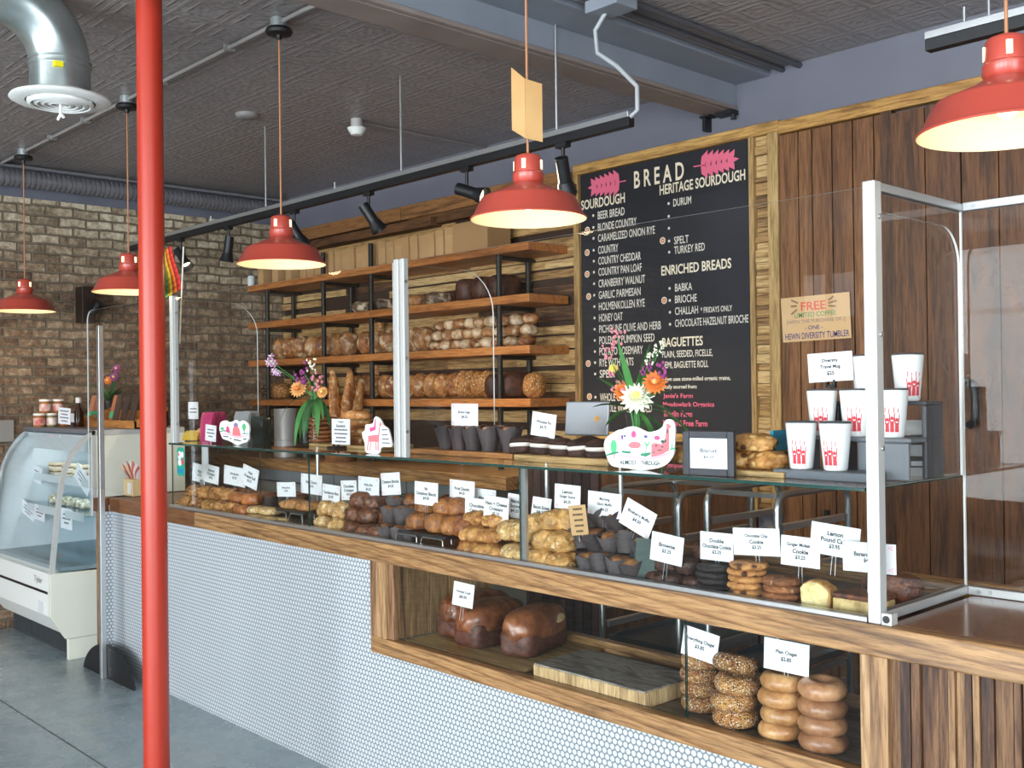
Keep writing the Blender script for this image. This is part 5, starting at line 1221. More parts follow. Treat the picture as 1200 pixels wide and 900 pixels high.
sh1 = [(GN, ('e', 200, 340, 38, 82)), (RD, [(197, 420), (215, 420), (215, 475), (197, 475)]), (DG, [(100, 440), (170, 410), (260, 395), (260, 415), (170, 440), (105, 455)]), (DG, [(295, 385), (400, 390), (400, 420), (295, 410)]),
       (PP, ('e', 280, 235, 35, 40)), (NV, ('e', 305, 225, 12, 30)), (NV, ('e', 335, 212, 13, 14)), (PP, ('e', 440, 190, 42, 52)), (PK, ('e', 440, 190, 26, 38)), (RD, [(375, 320), (400, 285), (455, 275), (510, 285), (525, 320), (500, 350), (450, 358), (395, 350)]),
       (NV, ('e', 580, 215, 22, 18)), (PK, ('e', 710, 228, 34, 26)), (DG, [(515, 415), (600, 400), (640, 398), (630, 425), (580, 450), (520, 440)]), (GN, [(570, 400), (590, 300), (600, 300), (582, 400)]), (GN, [(585, 330), (560, 280), (575, 275), (600, 320)]), (GN, [(595, 320), (620, 265), (630, 275), (605, 330)]),
       (RD, [(640, 460), (645, 300), (690, 285), (760, 300), (800, 260), (820, 100), (815, 70), (840, 60), (880, 100), (850, 115), (845, 370), (780, 410), (700, 440), (660, 465)]), (BK_, ('e', 700, 320, 16, 9)), (BK_, ('e', 740, 370, 30, 6)), (BK_, ('e', 770, 330, 14, 9)), (BK_, ('e', 775, 270, 22, 20)), (BK_, ('e', 805, 260, 10, 22)), (BK_, ('e', 672, 395, 10, 9)), (BK_, ('e', 828, 150, 7, 30)),
       (PP, [(130, 470), (250, 425), (400, 440), (560, 465), (700, 440), (860, 385), (850, 410), (700, 470), (560, 490), (380, 470), (230, 450), (140, 490)]), (GN, [(850, 350), (910, 335), (915, 355), (860, 368)]), (GN, [(870, 345), (878, 240), (886, 345)]),
       (BK_, ('t', 'ALMOST', 272, 495, 200, 55)), (BK_, ('t', 'THROUGH', 520, 495, 220, 55))]
cutout('cutout_sign', 'white painted cutout sign with a giraffe and trees reading ALMOST THROUGH', 700, 490, 10, out1, sh1, 2.42)
out2 = [(150, 440), (180, 310), (280, 265), (350, 300), (420, 290), (500, 255), (570, 295), (640, 262), (730, 320), (765, 440), (750, 540), (750, 650), (700, 715), (600, 750), (520, 790), (430, 740), (330, 690), (230, 660), (185, 580)]
sh2 = [(GN, ('e', 215, 440, 40, 30)), (DG, [(150, 500), (250, 470), (400, 510), (380, 535), (250, 495), (160, 515)]), (PK, [(290, 500), (300, 410), (330, 375), (360, 430), (375, 520), (330, 535)]), ('#8d7fa8', ('e', 495, 370, 45, 60)), (RD, [(435, 420), (490, 380), (560, 420), (600, 590), (480, 590), (420, 560)]), (GN, ('e', 660, 400, 36, 75)), (DG, [(620, 540), (740, 525), (740, 545), (620, 555)]), (DG, [(655, 460), (672, 460), (672, 540), (655, 540)]),
       (PP, [(200, 545), (380, 545), (500, 600), (640, 590), (745, 560), (740, 585), (620, 620), (500, 630), (380, 575), (210, 570)]), (BK_, [(230, 590), (340, 600), (340, 625), (230, 612)]), (BK_, [(375, 630), (405, 635), (405, 665), (375, 658)]), (BK_, [(450, 655), (600, 680), (600, 705), (450, 682)]), (BK_, [(640, 645), (710, 635), (710, 660), (640, 670)])]
cutout('cutout_sign', 'white cutout sign with pink tree and orange figure at the glass shelf left end', 250, 480, 18, out2, sh2, 2.40)
out3 = [(205, 500), (200, 420), (240, 390), (250, 310), (310, 295), (360, 280), (385, 200), (420, 180), (480, 230), (520, 310), (590, 370), (640, 590), (610, 632), (490, 640), (450, 730), (350, 740), (250, 715), (235, 580)]
sh3 = [(PK, [(310, 350), (380, 330), (395, 210), (410, 210), (405, 380), (320, 415)]), (RD, [(285, 470), (440, 450), (455, 330), (470, 240), (500, 300), (470, 330), (450, 560), (290, 560)]), (RD, [(265, 690), (285, 550), (300, 550), (285, 690)]), (RD, [(310, 690), (320, 550), (335, 550), (325, 690)]), (RD, [(400, 680), (400, 550), (415, 550), (418, 680)]), (RD, [(430, 690), (430, 550), (445, 550), (448, 690)])]+[(BK_, [(495, y), (495+w, y), (495+w, y+16), (495, y+16)]) for y, w in ((370, 80), (440, 90), (505, 105), (565, 120))]
cutout('cutout_sign', 'white cutout sign with a red long necked animal left of the guard post', 410, 475, 12.857, out3, sh3, 2.41)

# vases of flowers
LEAF = plain('leaf_green', '#4f8f4a', .5, col2='#3c7a3c', ns=12); LEAF2 = plain('dark_leaf', '#2f5d35', .5); YEL = plain('petal_yellow', '#f3e07a', .6); ORG = plain('petal_orange', '#e07a35', .6); PUR = plain('petal_purple', '#96407f', .6); ROSE = plain('petal_rose', '#d98a96', .6); LILAC = plain('petal_lilac', '#d3a5cf', .6); PEACH = plain('petal_peach', '#eeb06a', .6); WHT = plain('petal_white', '#eef0d8', .6)
def blade(b, p, d, L, w, droop, n=9, mi=0):
    p, d = Vector(p), Vector(d).normalized(); side = d.cross(Vector((0, 0, 1))); side = side.normalized() if side.length > .1 else Vector((1, 0, 0))
    vs = []; q = p.copy(); dd = d.copy()
    for i in range(n+1):
        u = i/n; ww = w*math.sin(math.pi*min(.97, .12+u*.85))
        vs += [q-side*ww, q+Vector((0, 0, -ww*.3)), q+side*ww]
        dd = (dd+Vector((0, 0, -droop/n))).normalized(); q = q+dd*(L/n)
    b.add(vs, [f for i in range(n) for f in ((3*i, 3*i+1, 3*i+4, 3*i+3), (3*i+1, 3*i+2, 3*i+5, 3*i+4))], mi)
def flower(b, p, ax, r, n, layers=3, mi=0, mc=1):
    p, ax = Vector(p), Vector(ax).normalized(); e = ax.cross(Vector((.3, .2, 1))).normalized(); g = ax.cross(e)
    for l in range(layers):
        rr = r*(1-.25*l); h = r*(.1+.22*l)
        for k in range(n):
            a = R2*(k+.5*l)/n; d = e*math.cos(a)+g*math.sin(a); s = ax.cross(d)
            b.add([p+ax*h*.3, p+d*rr*.55+s*rr*.19+ax*h, p+d*rr+ax*h*1.25, p+d*rr*.55-s*rr*.19+ax*h], [(0,1,2,3)], mi)
    b.blob(p+ax*r*.35, r*.24, r*.24, r*.24, amp=.1, flat=-2, sub=2, mi=mc)
def vase(px, py, Y, lab, seed, h=.17, blooms=(), leaves=(), r=.036, tint=None):
    x = X(px, Y, py); rs = random.Random(seed)
    t = thing('flower_vase', lab, 'flowers', (x, Y, GZ)); o = Vector((x, Y, GZ))
    b = MB(); b.lathe([(0, .001), (r*.85, .001), (r*.9, .01), (r*.8, .06), (r*.75, h*.7), (r, h), (r*.93, h), (r*.68, h*.7), (r*.72, .06), (r*.8, .012), (0, .012)], o, 28); b.build('glass_vase', GLASSF, t, smooth=1.0)
    b = MB()
    for k in range(9): b.cyl(o+Vector((rs.uniform(-.012, .012), rs.uniform(-.012, .012), .013)), o+Vector((rs.uniform(-.03, .03), rs.uniform(-.02, .02), h+.05)), .003, n=6)
    b.build('stems', LEAF, t)
    b = MB()
    for (dx, dz, L, w, dr) in leaves:
        blade(b, o+Vector((rs.uniform(-.01, .01), rs.uniform(-.02, .01), h+.01)), (dx, rs.uniform(-.5, .2), dz), L, w, dr, mi=rs.choice((0, 0, 1)))
    b.build('leaves', [LEAF, LEAF2], t, smooth=True)
    for (bpx, bpy, kind, r_, m, mc) in blooms:
        q = at(bpx, bpy, y=Y-.02-rs.uniform(0, .02)); b = MB()
        b.tube([o+Vector((0, 0, h)), (o+Vector((0, 0, h))+q)/2+Vector((0, 0, .02)), q], .0018, 6, mi=2)
        if kind == 'd': flower(b, q, (.45, -.8, .35), r_, 16, 3)
        elif kind == 'o':
            for k in range(5): flower(b, q+Vector((rs.uniform(-r_, r_), rs.uniform(-.01, .01), rs.uniform(-r_, r_))), (.4, -.8, rs.uniform(-.2, .5)), r_*.75, 5, 1)
        else:
            for k in range(16):
                p = q+Vector((rs.uniform(-r_, r_), rs.uniform(-r_*.5, r_*.5), rs.uniform(-r_*1.2, r_*1.2))); b.blob(p, r_*.22, r_*.22, r_*.26, amp=.1, flat=-2, sub=1)
        b.build('flower_head', [m, mc, LEAF], t, smooth=.9)
    return t
vase(371, 520, 2.62, 'tall glass vase of green blades with peach and purple flowers before the bread shelves', 2, .20,
     [(350, 456, 'd', .045, PEACH, ORG), (372, 447, 's', .035, ROSE, ROSE), (356, 437, 's', .04, PUR, PUR), (318, 424, 'o', .030, LILAC, WHT), (324, 432, 'o', .024, LILAC, WHT), (365, 428, 's', .025, WHT, WHT), (378, 460, 'd', .03, PEACH, YEL)],
     [(-.9, .25, .20, .012, 1.7), (-.6, .2, .24, .013, 2.6), (-.3, .1, .26, .014, 3.2), (.1, .1, .27, .014, 3.4), (.4, .2, .25, .013, 2.9), (.7, .2, .22, .012, 2.2), (.9, .4, .2, .010, 1.8), (-.5, .8, .18, .010, .8), (.5, .8, .16, .010, .8), (-.1, .2, .26, .013, 3.3), (.25, .15, .24, .014, 3.2), (-.95, .3, .16, .010, 1.2)])
vase(746, 537, 2.56, 'glass vase of yellow, orange and purple flowers behind the giraffe cutout sign', 5, .165,
     [(747, 466, 'd', .058, WHT, YEL), (768, 449, 'd', .042, ORG, PEACH), (731, 459, 'd', .036, ORG, ROSE), (722, 447, 's', .026, ROSE, ORG), (719, 432, 'd', .018, YEL, YEL), (771, 437, 's', .028, PUR, PUR), (762, 420, 's', .016, WHT, WHT), (770, 410, 's', .014, WHT, WHT), (776, 404, 's', .012, WHT, WHT), (723, 394, 's', .024, ROSE, ROSE), (713, 413, 's', .020, ROSE, ROSE), (758, 430, 's', .02, PUR, PUR)],
     [(.9, .3, .30, .009, 1.5), (.8, .1, .30, .010, 1.9), (.7, .4, .27, .009, 1.4), (.95, .5, .22, .008, 1.0), (.3, 1, .22, .014, .3), (.1, 1, .24, .013, .2), (-.8, .5, .16, .022, .9), (-.6, .8, .18, .020, .7), (-.9, .2, .14, .018, 1.2), (.6, .6, .16, .018, .8), (-.3, .9, .17, .015, .4), (.85, -.05, .24, .010, 1.6)])
# steel canister and black one on the back counter, register on the glass shelf
def canister(px, w, Y, z0, z1, mat, lab, py=500):
    x = X(px, Y, py); r = w/2
    tag(MB().lathe([(0, 0), (r, 0), (r, .006), (r*.985, .012), (r*.985, z1-z0-.012), (r*1.01, z1-z0-.006), (r*1.01, z1-z0), (r*.96, z1-z0), (r*.96, .02), (0, .02)], (0,0,0), 36).build('canister', mat, smooth=.8, loc=None), lab, 'canister').location = (x, Y, z0)
canister(335, .165, 3.86, 1.05, 1.385, plain('dull_steel', '#b4b1ad', .45, .3), 'tall stainless steel canister on the back counter behind the flower vase')
canister(359, .10, 3.92, 1.05, 1.36, BLACK, 'narrow black canister beside the steel one on the back counter')
c = at(697, 494, y=2.86); t = thing('tablet_register', 'back of a grey tablet register with a small orange sticker behind the whoopie pies', 'register', (c.x, 2.82, GZ-.0), .2)
MB().obox((0, 0, .135), (.185, .012, .125), Matrix.Rotation(-.12, 3, 'X')).build('tablet_shell', plain('grey_tablet', '#9a9ea3', .4, .3), t, bevel=.005, local=True)
MB().box(-.04, .04, -.02, .05, 0.0, .012).box(-.012, .012, .0, .02, .01, .10).build('tablet_stand', BLACK, t, bevel=.002, local=True)
b = MB(); flower(b, (.045, -.0065, .135), (0, -1, 0), .014, 8, 1); b.build('orange_sticker', [plain('sticker_orange', '#e8a33d', .5), YEL], t, local=True)
# sandwiches and their sign
c = at(399, 506, y=2.55)
card(389, 491, 410, 521, ["Today's", 'Sandwich', '~.7', '~.7', '~.5', '~.6'], 'tall white sandwich menu card on a black stand on the glass shelf', 2.52, .01, pins=0, ts=.75, cat='card', flowers=False)
tag(MB().box(c.x-.03, c.x+.03, 2.50, 2.56, GZ, GZ+.010).box(c.x-.022, c.x-.014, 2.523, 2.530, GZ+.01, GZ+.06).box(c.x+.014, c.x+.022, 2.523, 2.530, GZ+.01, GZ+.06).build('card_stand', BLACK), 'small black stand holding the sandwich menu card', 'stand')
bd = board(362, 432, 2.56, 2.80, .014, BOARDW, 'wooden board under the sandwiches behind the sandwich menu card')
sw = thing('sandwich', 'x', 'sandwich')
up(MB().blob((0,0,0), .075, .035, .022, seed=4, amp=.06, rid=lp(2.8))).build('lower_roll', BAGU, sw, smooth=1.0)
MB().box(-.068, .068, -.034, .034, .026, .034).build('filling', plain('green_filling', '#6d8a3c', .6, col2='#b5573f', ns=40), sw, bevel=.003)
q = MB().blob((0, 0, .048), .075, .036, .026, seed=6, amp=.06, rid=lp(2.6), flat=-.5); q.build('upper_roll', BAGU, sw, smooth=1.0)
SW = Kind([sw])
for i, (px, Y, z, r) in enumerate(((414, 2.62, 0, .4), (422, 2.70, 0, .2), (418, 2.66, .075, .3), (405, 2.72, .0, .1))): SW.put((X(px, Y, 520), Y, GZ+.014+z), r, 'long filled roll sandwich, %s of those right of the menu card' % ORD[i], 'roll sandwiches on the glass shelf')
FO = blobs('flat_bread', 'bread', crust('dark_toasted_edge', '#6b3a1c', '#a8693a', ns=18), 2, .06, .06, .011, .06, 2, lp(3.5))
for i in range(6): FO.put((X(379, 2.66, 515), 2.66, GZ+.014+.0195*i), rnd.uniform(-.1, .1), 'thin brown flatbread in the stack behind the vase, %s from the bottom' % POS[i], 'stacked flatbreads on the glass shelf')
# pouches at the left end
def pouch(px, py, Y, w, h, mat, lab, yaw=0, lean=0, z=GZ, name='coffee_pouch'):
    x = X(px, Y, py); o = MB()
    n = 8; vs = []
    for i in range(n+1):
        u = i/n; th = .022*math.sin(math.pi*min(1, .15+.85*(1-u)))**.7 if u < 1 else .001
        vs += [(-w/2, -th*.4, h*u), (0, -th, h*u), (w/2, -th*.4, h*u), (w/2, th*.4, h*u), (0, th, h*u), (-w/2, th*.4, h*u)]
    o.add(vs, [(6*i+j, 6*i+(j+1) % 6, 6*i+6+(j+1) % 6, 6*i+6+j) for i in range(n) for j in range(6)]+[(5,4,3,2,1,0), tuple(range(6*n, 6*n+6))])
    q = o.build(name, mat, smooth=.9); place(q, (x, Y, z), (lean, 0, yaw)); tag(q, lab, 'pouch'); return q
MAG = plain('magenta_pouch', '#c2386e', .35, coat=.3, col2='#a82a5c', ns=6); YPO = plain('yellow_pouch', '#d9b640', .4, coat=.3, col2='#c79e2c', ns=8); GPO = plain('grey_pouch', '#8c8f90', .4); DPO = plain('dark_green_pouch', '#24332f', .35, coat=.3)
for i, px in enumerate((241, 247, 254)): pouch(px, 515, 2.46+.05*i, .10, .15, MAG, 'magenta pouch, %s from the front at the left end of the glass shelf' % ORD[i], .1, -.12)
pouch(222, 515, 2.50, .12, .06, YPO, 'yellow pouch lying at the left end of the glass shelf, front one', .2, -.6); pouch(234, 512, 2.60, .12, .07, YPO, 'yellow pouch lying behind the front yellow pouch on the glass shelf', .1, -.6)
for i, (px, m, w) in enumerate(((282, GPO, 'grey'), (292, GPO, 'grey'))): pouch(px, 515, 2.52+.06*i, .12, .155, m, '%s pouch behind the pink tree cutout sign, %s' % (w, ('front one', 'rear one')[i]), .1, -.1)
pouch(303, 512, 2.56, .08, .13, DPO, 'dark green pouch right of the pink tree cutout sign', .2); pouch(311, 512, 2.66, .08, .12, DPO, 'dark green pouch, rear one right of the pink tree cutout sign', .1)
card(241, 498, 253, 517, ['~.6', '~.7', '~.4'], 'small white card in front of the magenta pouches', 2.42, .08, pins=.03)
card(221, 471, 232, 491, ['~.6', '~.7'], 'small white card on a tall thin stem above the yellow pouches', 2.55, .0, pins=.11)

# travel mugs on a stepped riser
cm = lambda px, py, Y: at(px, py, y=Y)
RZ = [GZ+.024, cm(982, 511, 2.57).z, cm(1064, 470, 2.68).z]
t = thing('display_riser', 'dark grey stepped riser carrying the white travel mugs on the glass shelf', 'riser', (X(985, 2.6, 540), 2.6, GZ))
x0, x1 = X(908, 2.44, 555), -1.27
MB().box(x0, X(1018, 2.44, 555), 2.43, 2.53, GZ, RZ[0]).build('front_tray', SLATE, t, bevel=.003)
b = MB(); b.box(X(945, 2.57, 520), X(1075, 2.57, 520), 2.535, 2.62, RZ[1]-.012, RZ[1]); b.box(X(1012, 2.57, 520), X(1072, 2.57, 520), 2.536, 2.548, GZ, RZ[1]-.012); b.box(X(945, 2.57, 520), X(950, 2.57, 520), 2.535, 2.62, GZ, RZ[1]-.012)
b.build('middle_step', plain('slate_step', '#6d747a', .45), t, bevel=.004)
b = MB(); b.box(X(985, 2.66, 520), X(1092, 2.66, 520), 2.63, 2.73, RZ[2]-.010, RZ[2]); b.box(X(1086, 2.66, 520), X(1092, 2.66, 520), 2.63, 2.73, GZ, RZ[2]-.01); b.box(X(985, 2.66, 520), X(990, 2.66, 520), 2.63, 2.73, GZ, RZ[2]-.01); b.box(X(985, 2.66, 520), X(1092, 2.66, 520), 2.63, 2.73, GZ+.10, GZ+.11)
b.build('top_step', plain('slate_step_dark', '#3f464c', .45), t, bevel=.004)
MUGW = plain('white_mug_glaze', '#f1f3f2', .3, coat=.4); REDPR = plain('red_print', '#d23b48', .6)
mg = thing('travel_mug', 'x', 'mug')
MH, MR0, MR1 = .122, .033, .044
MB().lathe([(0, .001), (MR0*.9, 0), (MR0, .004), (MR1, MH-.004), (MR1*.99, MH), (MR1*.93, MH-.004), (MR0*.9, .01), (0, .01)], n=40).build('mug_body', MUGW, mg, smooth=.8)
MB().lathe([(MR1*.99, MH), (MR1*1.0, MH+.003), (MR1*.95, MH+.005), (MR1*.90, MH+.002)], n=40).build('mug_rim', plain('dark_rim', '#4a4c4e', .5), mg, smooth=.8)
b = MB(); PRT = []
def wrap(u, v):
    """u sideways, v up, in metres, wrapped on the mug's side facing -Y"""
    r = MR0+(MR1-MR0)*v/MH+.0005; a = u/r-math.pi/2; return (r*math.cos(a), r*math.sin(a), v)
def patch(pts):
    b.add([wrap(*p) for p in pts], [tuple(range(len(pts)))])
for cx in (-.013, 0, .013):
    hgt = .0 if cx else .004
    for k in range(10):
        a0, a1 = R2*k/10, R2*(k+1)/10; patch([(cx, .046+hgt), (cx+.0042*math.cos(a0), .046+hgt+.0048*math.sin(a0)), (cx+.0042*math.cos(a1), .046+hgt+.0048*math.sin(a1))])
    patch([(cx-.0055, .014), (cx+.0055, .014), (cx+.0045, .038+hgt), (cx-.0045, .038+hgt)])
    patch([(cx-.0055, .034+hgt), (cx-.003, .038+hgt), (cx-.0065, .060+hgt), (cx-.0085, .060+hgt)]); patch([(cx+.003, .038+hgt), (cx+.0055, .034+hgt), (cx+.0085, .060+hgt), (cx+.0065, .060+hgt)])
for k, cx in enumerate((-.018, -.007, .006, .017)): patch([(cx-.002, .064), (cx, .064), (cx+.001, .078-.003*(k % 2)), (cx-.0015, .078-.003*(k % 2))])
patch([(-.018, .008), (.018, .008), (.018, .0115), (-.018, .0115)])
b.build('printed_emblem', REDPR, mg)
MUG = Kind([mg])
for px, Y, l, lab, rz in ((939, 2.48, 0, 'white travel mug, left one of the two on the lowest step of the riser', .35), (979, 2.48, 0, 'white travel mug, right one of the two on the lowest step of the riser', .1), (964, 2.58, 1, 'white travel mug, leftmost of three on the middle step of the riser', .4), (1003, 2.58, 1, 'white travel mug in the middle of three on the middle step of the riser', .4), (1046, 2.58, 1, 'white travel mug behind the guard post on the middle step of the riser', .45), (1017, 2.68, 2, 'white travel mug, left one on the top step beside the mug card', -1.9), (1065, 2.68, 2, 'white travel mug, right one on the top step of the riser', .9)):
    MUG.put((X(px, Y, 520), Y, RZ[l]+.0005), rz, lab, 'white travel mugs', (.93, .93, 1))
card(948, 413, 998, 447, ['Diversity', 'Travel Mug', '$25'], 'white Diversity Travel Mug price card above the mugs', 2.63, -.05, .2, pins=0, ts=1.05)
c = at(974, 450, y=2.635); tag(MB().cyl((c.x, 2.637, RZ[1]), (c.x, 2.637, c.z), .004, n=8).box(c.x-.014, c.x-.009, 2.628, 2.642, c.z-.006, c.z+.012).box(c.x+.009, c.x+.014, 2.628, 2.642, c.z-.006, c.z+.012).box(c.x-.014, c.x+.014, 2.628, 2.642, c.z-.010, c.z-.004).cyl((c.x, 2.637, RZ[1]), (c.x, 2.637, RZ[1]+.004), .02, n=16).build('card_holder', BLACK), 'little black clip stand holding the travel mug card', 'stand')
t = pouch(1078, 540, 2.70, .07, .15, plain('white_pouch', '#e3e4e2', .45), 'white coffee pouch with a black label on the right of the riser', .45); 
b = MB(); b.box(-.026, .026, -.0225, -.021, .025, .055); b.box(-.022, .022, -.0225, -.021, .085, .112); b.build('black_label', BLACK, t, local=True)
b = MB(); b.box(-.022, .022, -.0232, -.0224, .030, .042); b.build('label_strip', CARD, t.children[0], local=True)
tag(MB().box(X(914, 2.60, 520), X(918, 2.60, 520), 2.55, 2.66, GZ, GZ+.12).build('blue_booklet', plain('teal_cover', '#2d8fb0', .4)), 'thin teal blue booklet standing left of the travel mugs', 'booklet')
# handwritten kraft sign on the plank door
c0, c1, c2, c3 = at(915, 350, y=4.255), at(995.5, 342, y=4.255), at(998, 396, y=4.255), at(918, 401.5, y=4.255)
t = thing('kraft_sign', 'kraft paper FREE coffee sign taped on the brown plank door', 'sign', ((c0+c2)/2))
ctr = (c0+c2)/2; ux = (c1-c0); uz = (c0-c3); wS, hS = ux.length, uz.length; ux.normalize(); uz.normalize()
b = MB(); n_ = Vector((0, -1, 0))
b.add([c3, c2, c1, c0, c3+n_*.002, c2+n_*.002, c1+n_*.002, c0+n_*.002], [(0,1,2,3), (7,6,5,4), (0,4,5,1), (1,5,6,2), (2,6,7,3), (3,7,4,0)]); b.build('kraft_sheet', plain('kraft_sheet', '#d3b083', .8, col2='#cba679', ns=8), t)
b = MB()
def kt(s, u, v, w, h, mi): b.text(s, c3+ux*(u*wS)+uz*(v*hS)+n_*.0028, w*wS, h*hS, ux, uz, mi, bold=.01)
kt('FREE', .30, .68, .36, .19, 0); kt('LIMITED COFFEE', .20, .53, .60, .11, 1); kt('[WITH THE PURCHASE OF..]', .08, .38, .84, .10, 2); kt('- ONE -', .34, .25, .26, .09, 3); kt('HEWN DIVERSITY TUMBLER', .04, .05, .93, .14, 3)
for u0, v0, u1, v1 in ((.15, .62, .24, .72), (.15, .80, .24, .80), (.16, .94, .26, .86), (.70, .86, .78, .94), (.70, .80, .82, .84), (.70, .74, .80, .72)):
    p, q = c3+ux*(u0*wS)+uz*(v0*hS)+n_*.0028, c3+ux*(u1*wS)+uz*(v1*hS)+n_*.0028; s = (q-p).cross(n_).normalized()*.004; b.quad(p-s, q-s, q+s, p+s, 4)
b.build('handwriting', [plain('marker_red', '#d9553f', .7), plain('marker_green', '#5c8f5a', .7), plain('marker_grey', '#8a7f78', .7), plain('marker_blue', '#3f3f74', .7), plain('marker_brown', '#8a6a50', .7)], t)
# sticker in the left corner of the case glass
c = at(212, 541, y=YC+.006); s_ = thing('window_sticker', 'rounded teal sticker with red and white shapes on the left corner of the case glass', 'sticker', c)
hw, hh = .040, .070
def rr_(hw, hh, r, n=6): return [(sx*(hw-r)+r*math.cos(a), sz*(hh-r)+r*math.sin(a)) for sx, sz, a0 in ((1, 1, 0), (-1, 1, math.pi/2), (-1, -1, math.pi), (1, -1, 1.5*math.pi)) for a in [a0+math.pi/2*k/n for k in range(n+1)]]
MB().prism([(c.x+p[0], c.z+p[1]) for p in rr_(hw, hh, .02)][::-1], 'y', c.y-.001, c.y).build('sticker_sheet', plain('teal_sticker', '#1f9a80', .4), s_)
b = MB(); yy = c.y-.0014
for (dx, dz, rx, rz_, mi) in ((-.012, .03, .018, .022, 0), (.018, .035, .014, .016, 0), (-.010, -.005, .02, .016, 0), (.018, .0, .013, .015, 1), (-.02, .035, .007, .008, 1)):
    b.add([(c.x+dx+rx*math.cos(R2*k/16), yy-.00005*mi, c.z+dz+rz_*math.sin(R2*k/16)) for k in range(16)], [tuple(range(16))], mi)
b.quad((c.x-.03, yy, c.z-.055), (c.x+.03, yy, c.z-.055), (c.x+.03, yy, c.z-.034), (c.x-.03, yy, c.z-.034), 2); b.build('sticker_print', [CARD, plain('sticker_red', '#d6404f', .5), plain('sticker_blue', '#1b7fb0', .5)], s_)

# rainbow flag on the left guard post
t = thing('rainbow_flag', 'small rainbow striped flag fixed to the left guard post top', 'flag', (-4.935, YC+.015, ZT2))
MB().cyl((-4.935, YC+.04, 1.75), (-4.975, YC+.085, 2.24), .004, n=8).build('flag_stick', plain('flag_stick', '#e9e2cf', .5), t, smooth=True)
cols = ['#d8352f', '#ee7a2c', '#f3cf3d', '#4da24c', '#1d8f86', '#2f6fa8']
tl, tr, bl, br = at(198, 290, y=2.36), at(211, 326, y=2.36), at(189, 300, y=2.38), at(196, 352, y=2.38)
tl = at(201, 288, y=2.40); bl = at(181, 302, y=2.43); br = at(184, 356, y=2.43); tr = at(213, 338, y=2.40)
b = MB()
def fp(u, v):
    a = tl.lerp(tr, u); c_ = bl.lerp(br, u); p = a.lerp(c_, v); return p+Vector((.4, -.9, 0))*(.006*math.sin(u*6+v*2))
for k in range(6):
    for q in range(8):
        b.quad(fp(q/8, k/6), fp((q+1)/8, k/6), fp((q+1)/8, (k+1)/6), fp(q/8, (k+1)/6), k)
fl = b.build('flag_cloth', [plain('stripe_'+c_[1:], c_, .7) for c_ in cols], t, smooth=1.5)
m = fl.modifiers.new('cloth', 'SOLIDIFY'); m.thickness = .002

# ------------------------------------------------------------------ in and on the deli case
def dx_(px, y, py): return at(px, py, y=y).x
def jar(px, py, z, lab, wide=True, cmat=None):
    q_ = at(px, py, x=-6.82); x, y = q_.x, q_.y; t = thing('lidded_jar', lab, 'jar', (x, y, z), 0, 'lidded jars on the deli case')
    o = Vector((x, y, z))
    MB().lathe([(0, 0), (.030, 0), (.034, .004), (.034, .070), (.032, .074), (0, .074)], o, 24).build('jar_body', cmat or plain('amber_filling', '#a86a35', .3, col2='#8f5527', ns=9), t, smooth=.8)
    MB().lathe([(.0345, .014), (.0348, .016), (.0348, .056), (.0345, .058)], o, 24).build('jar_label', plain('label_cream', '#e9e1d5', .6, col2='#c45a4a', ns=18), t, smooth=.8)
    MB().lathe([(.036, .074), (.036, .084), (.034, .087), (0, .087)], o, 24).build('jar_lid', plain('jar_lid_white', '#efe9dd', .4), t, smooth=.8)
TZ = ZTOP+.006
jar(46, 485, TZ, 'lidded jar, left one of the lower pair on the deli case'); jar(60, 485, TZ, 'lidded jar with greenish filling, right one of the lower pair on the deli case', cmat=plain('olive_filling', '#8a8055', .4))
jar(53, 466, TZ+.0875, 'lidded jar, left one of the upper pair on the deli case'); jar(75, 488, TZ+.0, 'third lidded jar of the bottom row on the deli case, behind the small price card')
jar(68, 466, TZ+.0875, 'lidded jar, right one of the upper pair on the deli case')
card(69, 478, 82, 497, ['~.7', '~.5', '~.7', '~.5'], 'small white card leaning by the jars on the deli case', 2.355, .05, pins=0, flowers=False)
x = dx_(92, 2.5, 475); t = thing('syrup_bottle', 'dark bottle with a white neck tag on the deli case', 'bottle', (x, 2.5, TZ))
MB().lathe([(0, 0), (.03, 0), (.032, .005), (.032, .085), (.012, .125), (.012, .165), (.015, .167), (.015, .18), (0, .18)], (x, 2.5, TZ), 24).build('bottle_glass', plain('dark_amber_glass', '#3a2318', .15), t, smooth=.8)
MB().box(x-.026, x+.026, 2.462, 2.464, TZ+.03, TZ+.085).build('white_tag', CARD, t)
MB().cyl((x, 2.5, TZ+.15), (x, 2.5, TZ+.183), .017, n=16).build('bottle_cap', plain('cap_white', '#d8d5cd', .5), t, smooth=True)
t = thing('wooden_crate', 'slanted wooden crate of chocolate bars behind the standing screen', 'crate', (dx_(125, 2.62, 490), 2.62, TZ))
xa, xb_ = dx_(95, 2.55, 495), dx_(158, 2.55, 495); CR = wood('crate_wood', ['#a5652f', '#c0803f', '#d39a58'], 'x', .9, .5, .1)
MB().box(xa, xb_, 2.55, 2.56, TZ, TZ+.045, 0, .5).box(xa, xb_, 2.74, 2.75, TZ, TZ+.10, 0, .4).box(xa, xb_, 2.56, 2.74, TZ, TZ+.008, 0, .6).build('crate_board', CR, t)
b = MB()
for xx in (xa, xb_-.01): b.prism([(2.55, TZ), (2.75, TZ), (2.75, TZ+.12), (2.55, TZ+.045)], 'x', xx, xx+.01, 0, .5)
b.build('crate_end', CR, t)
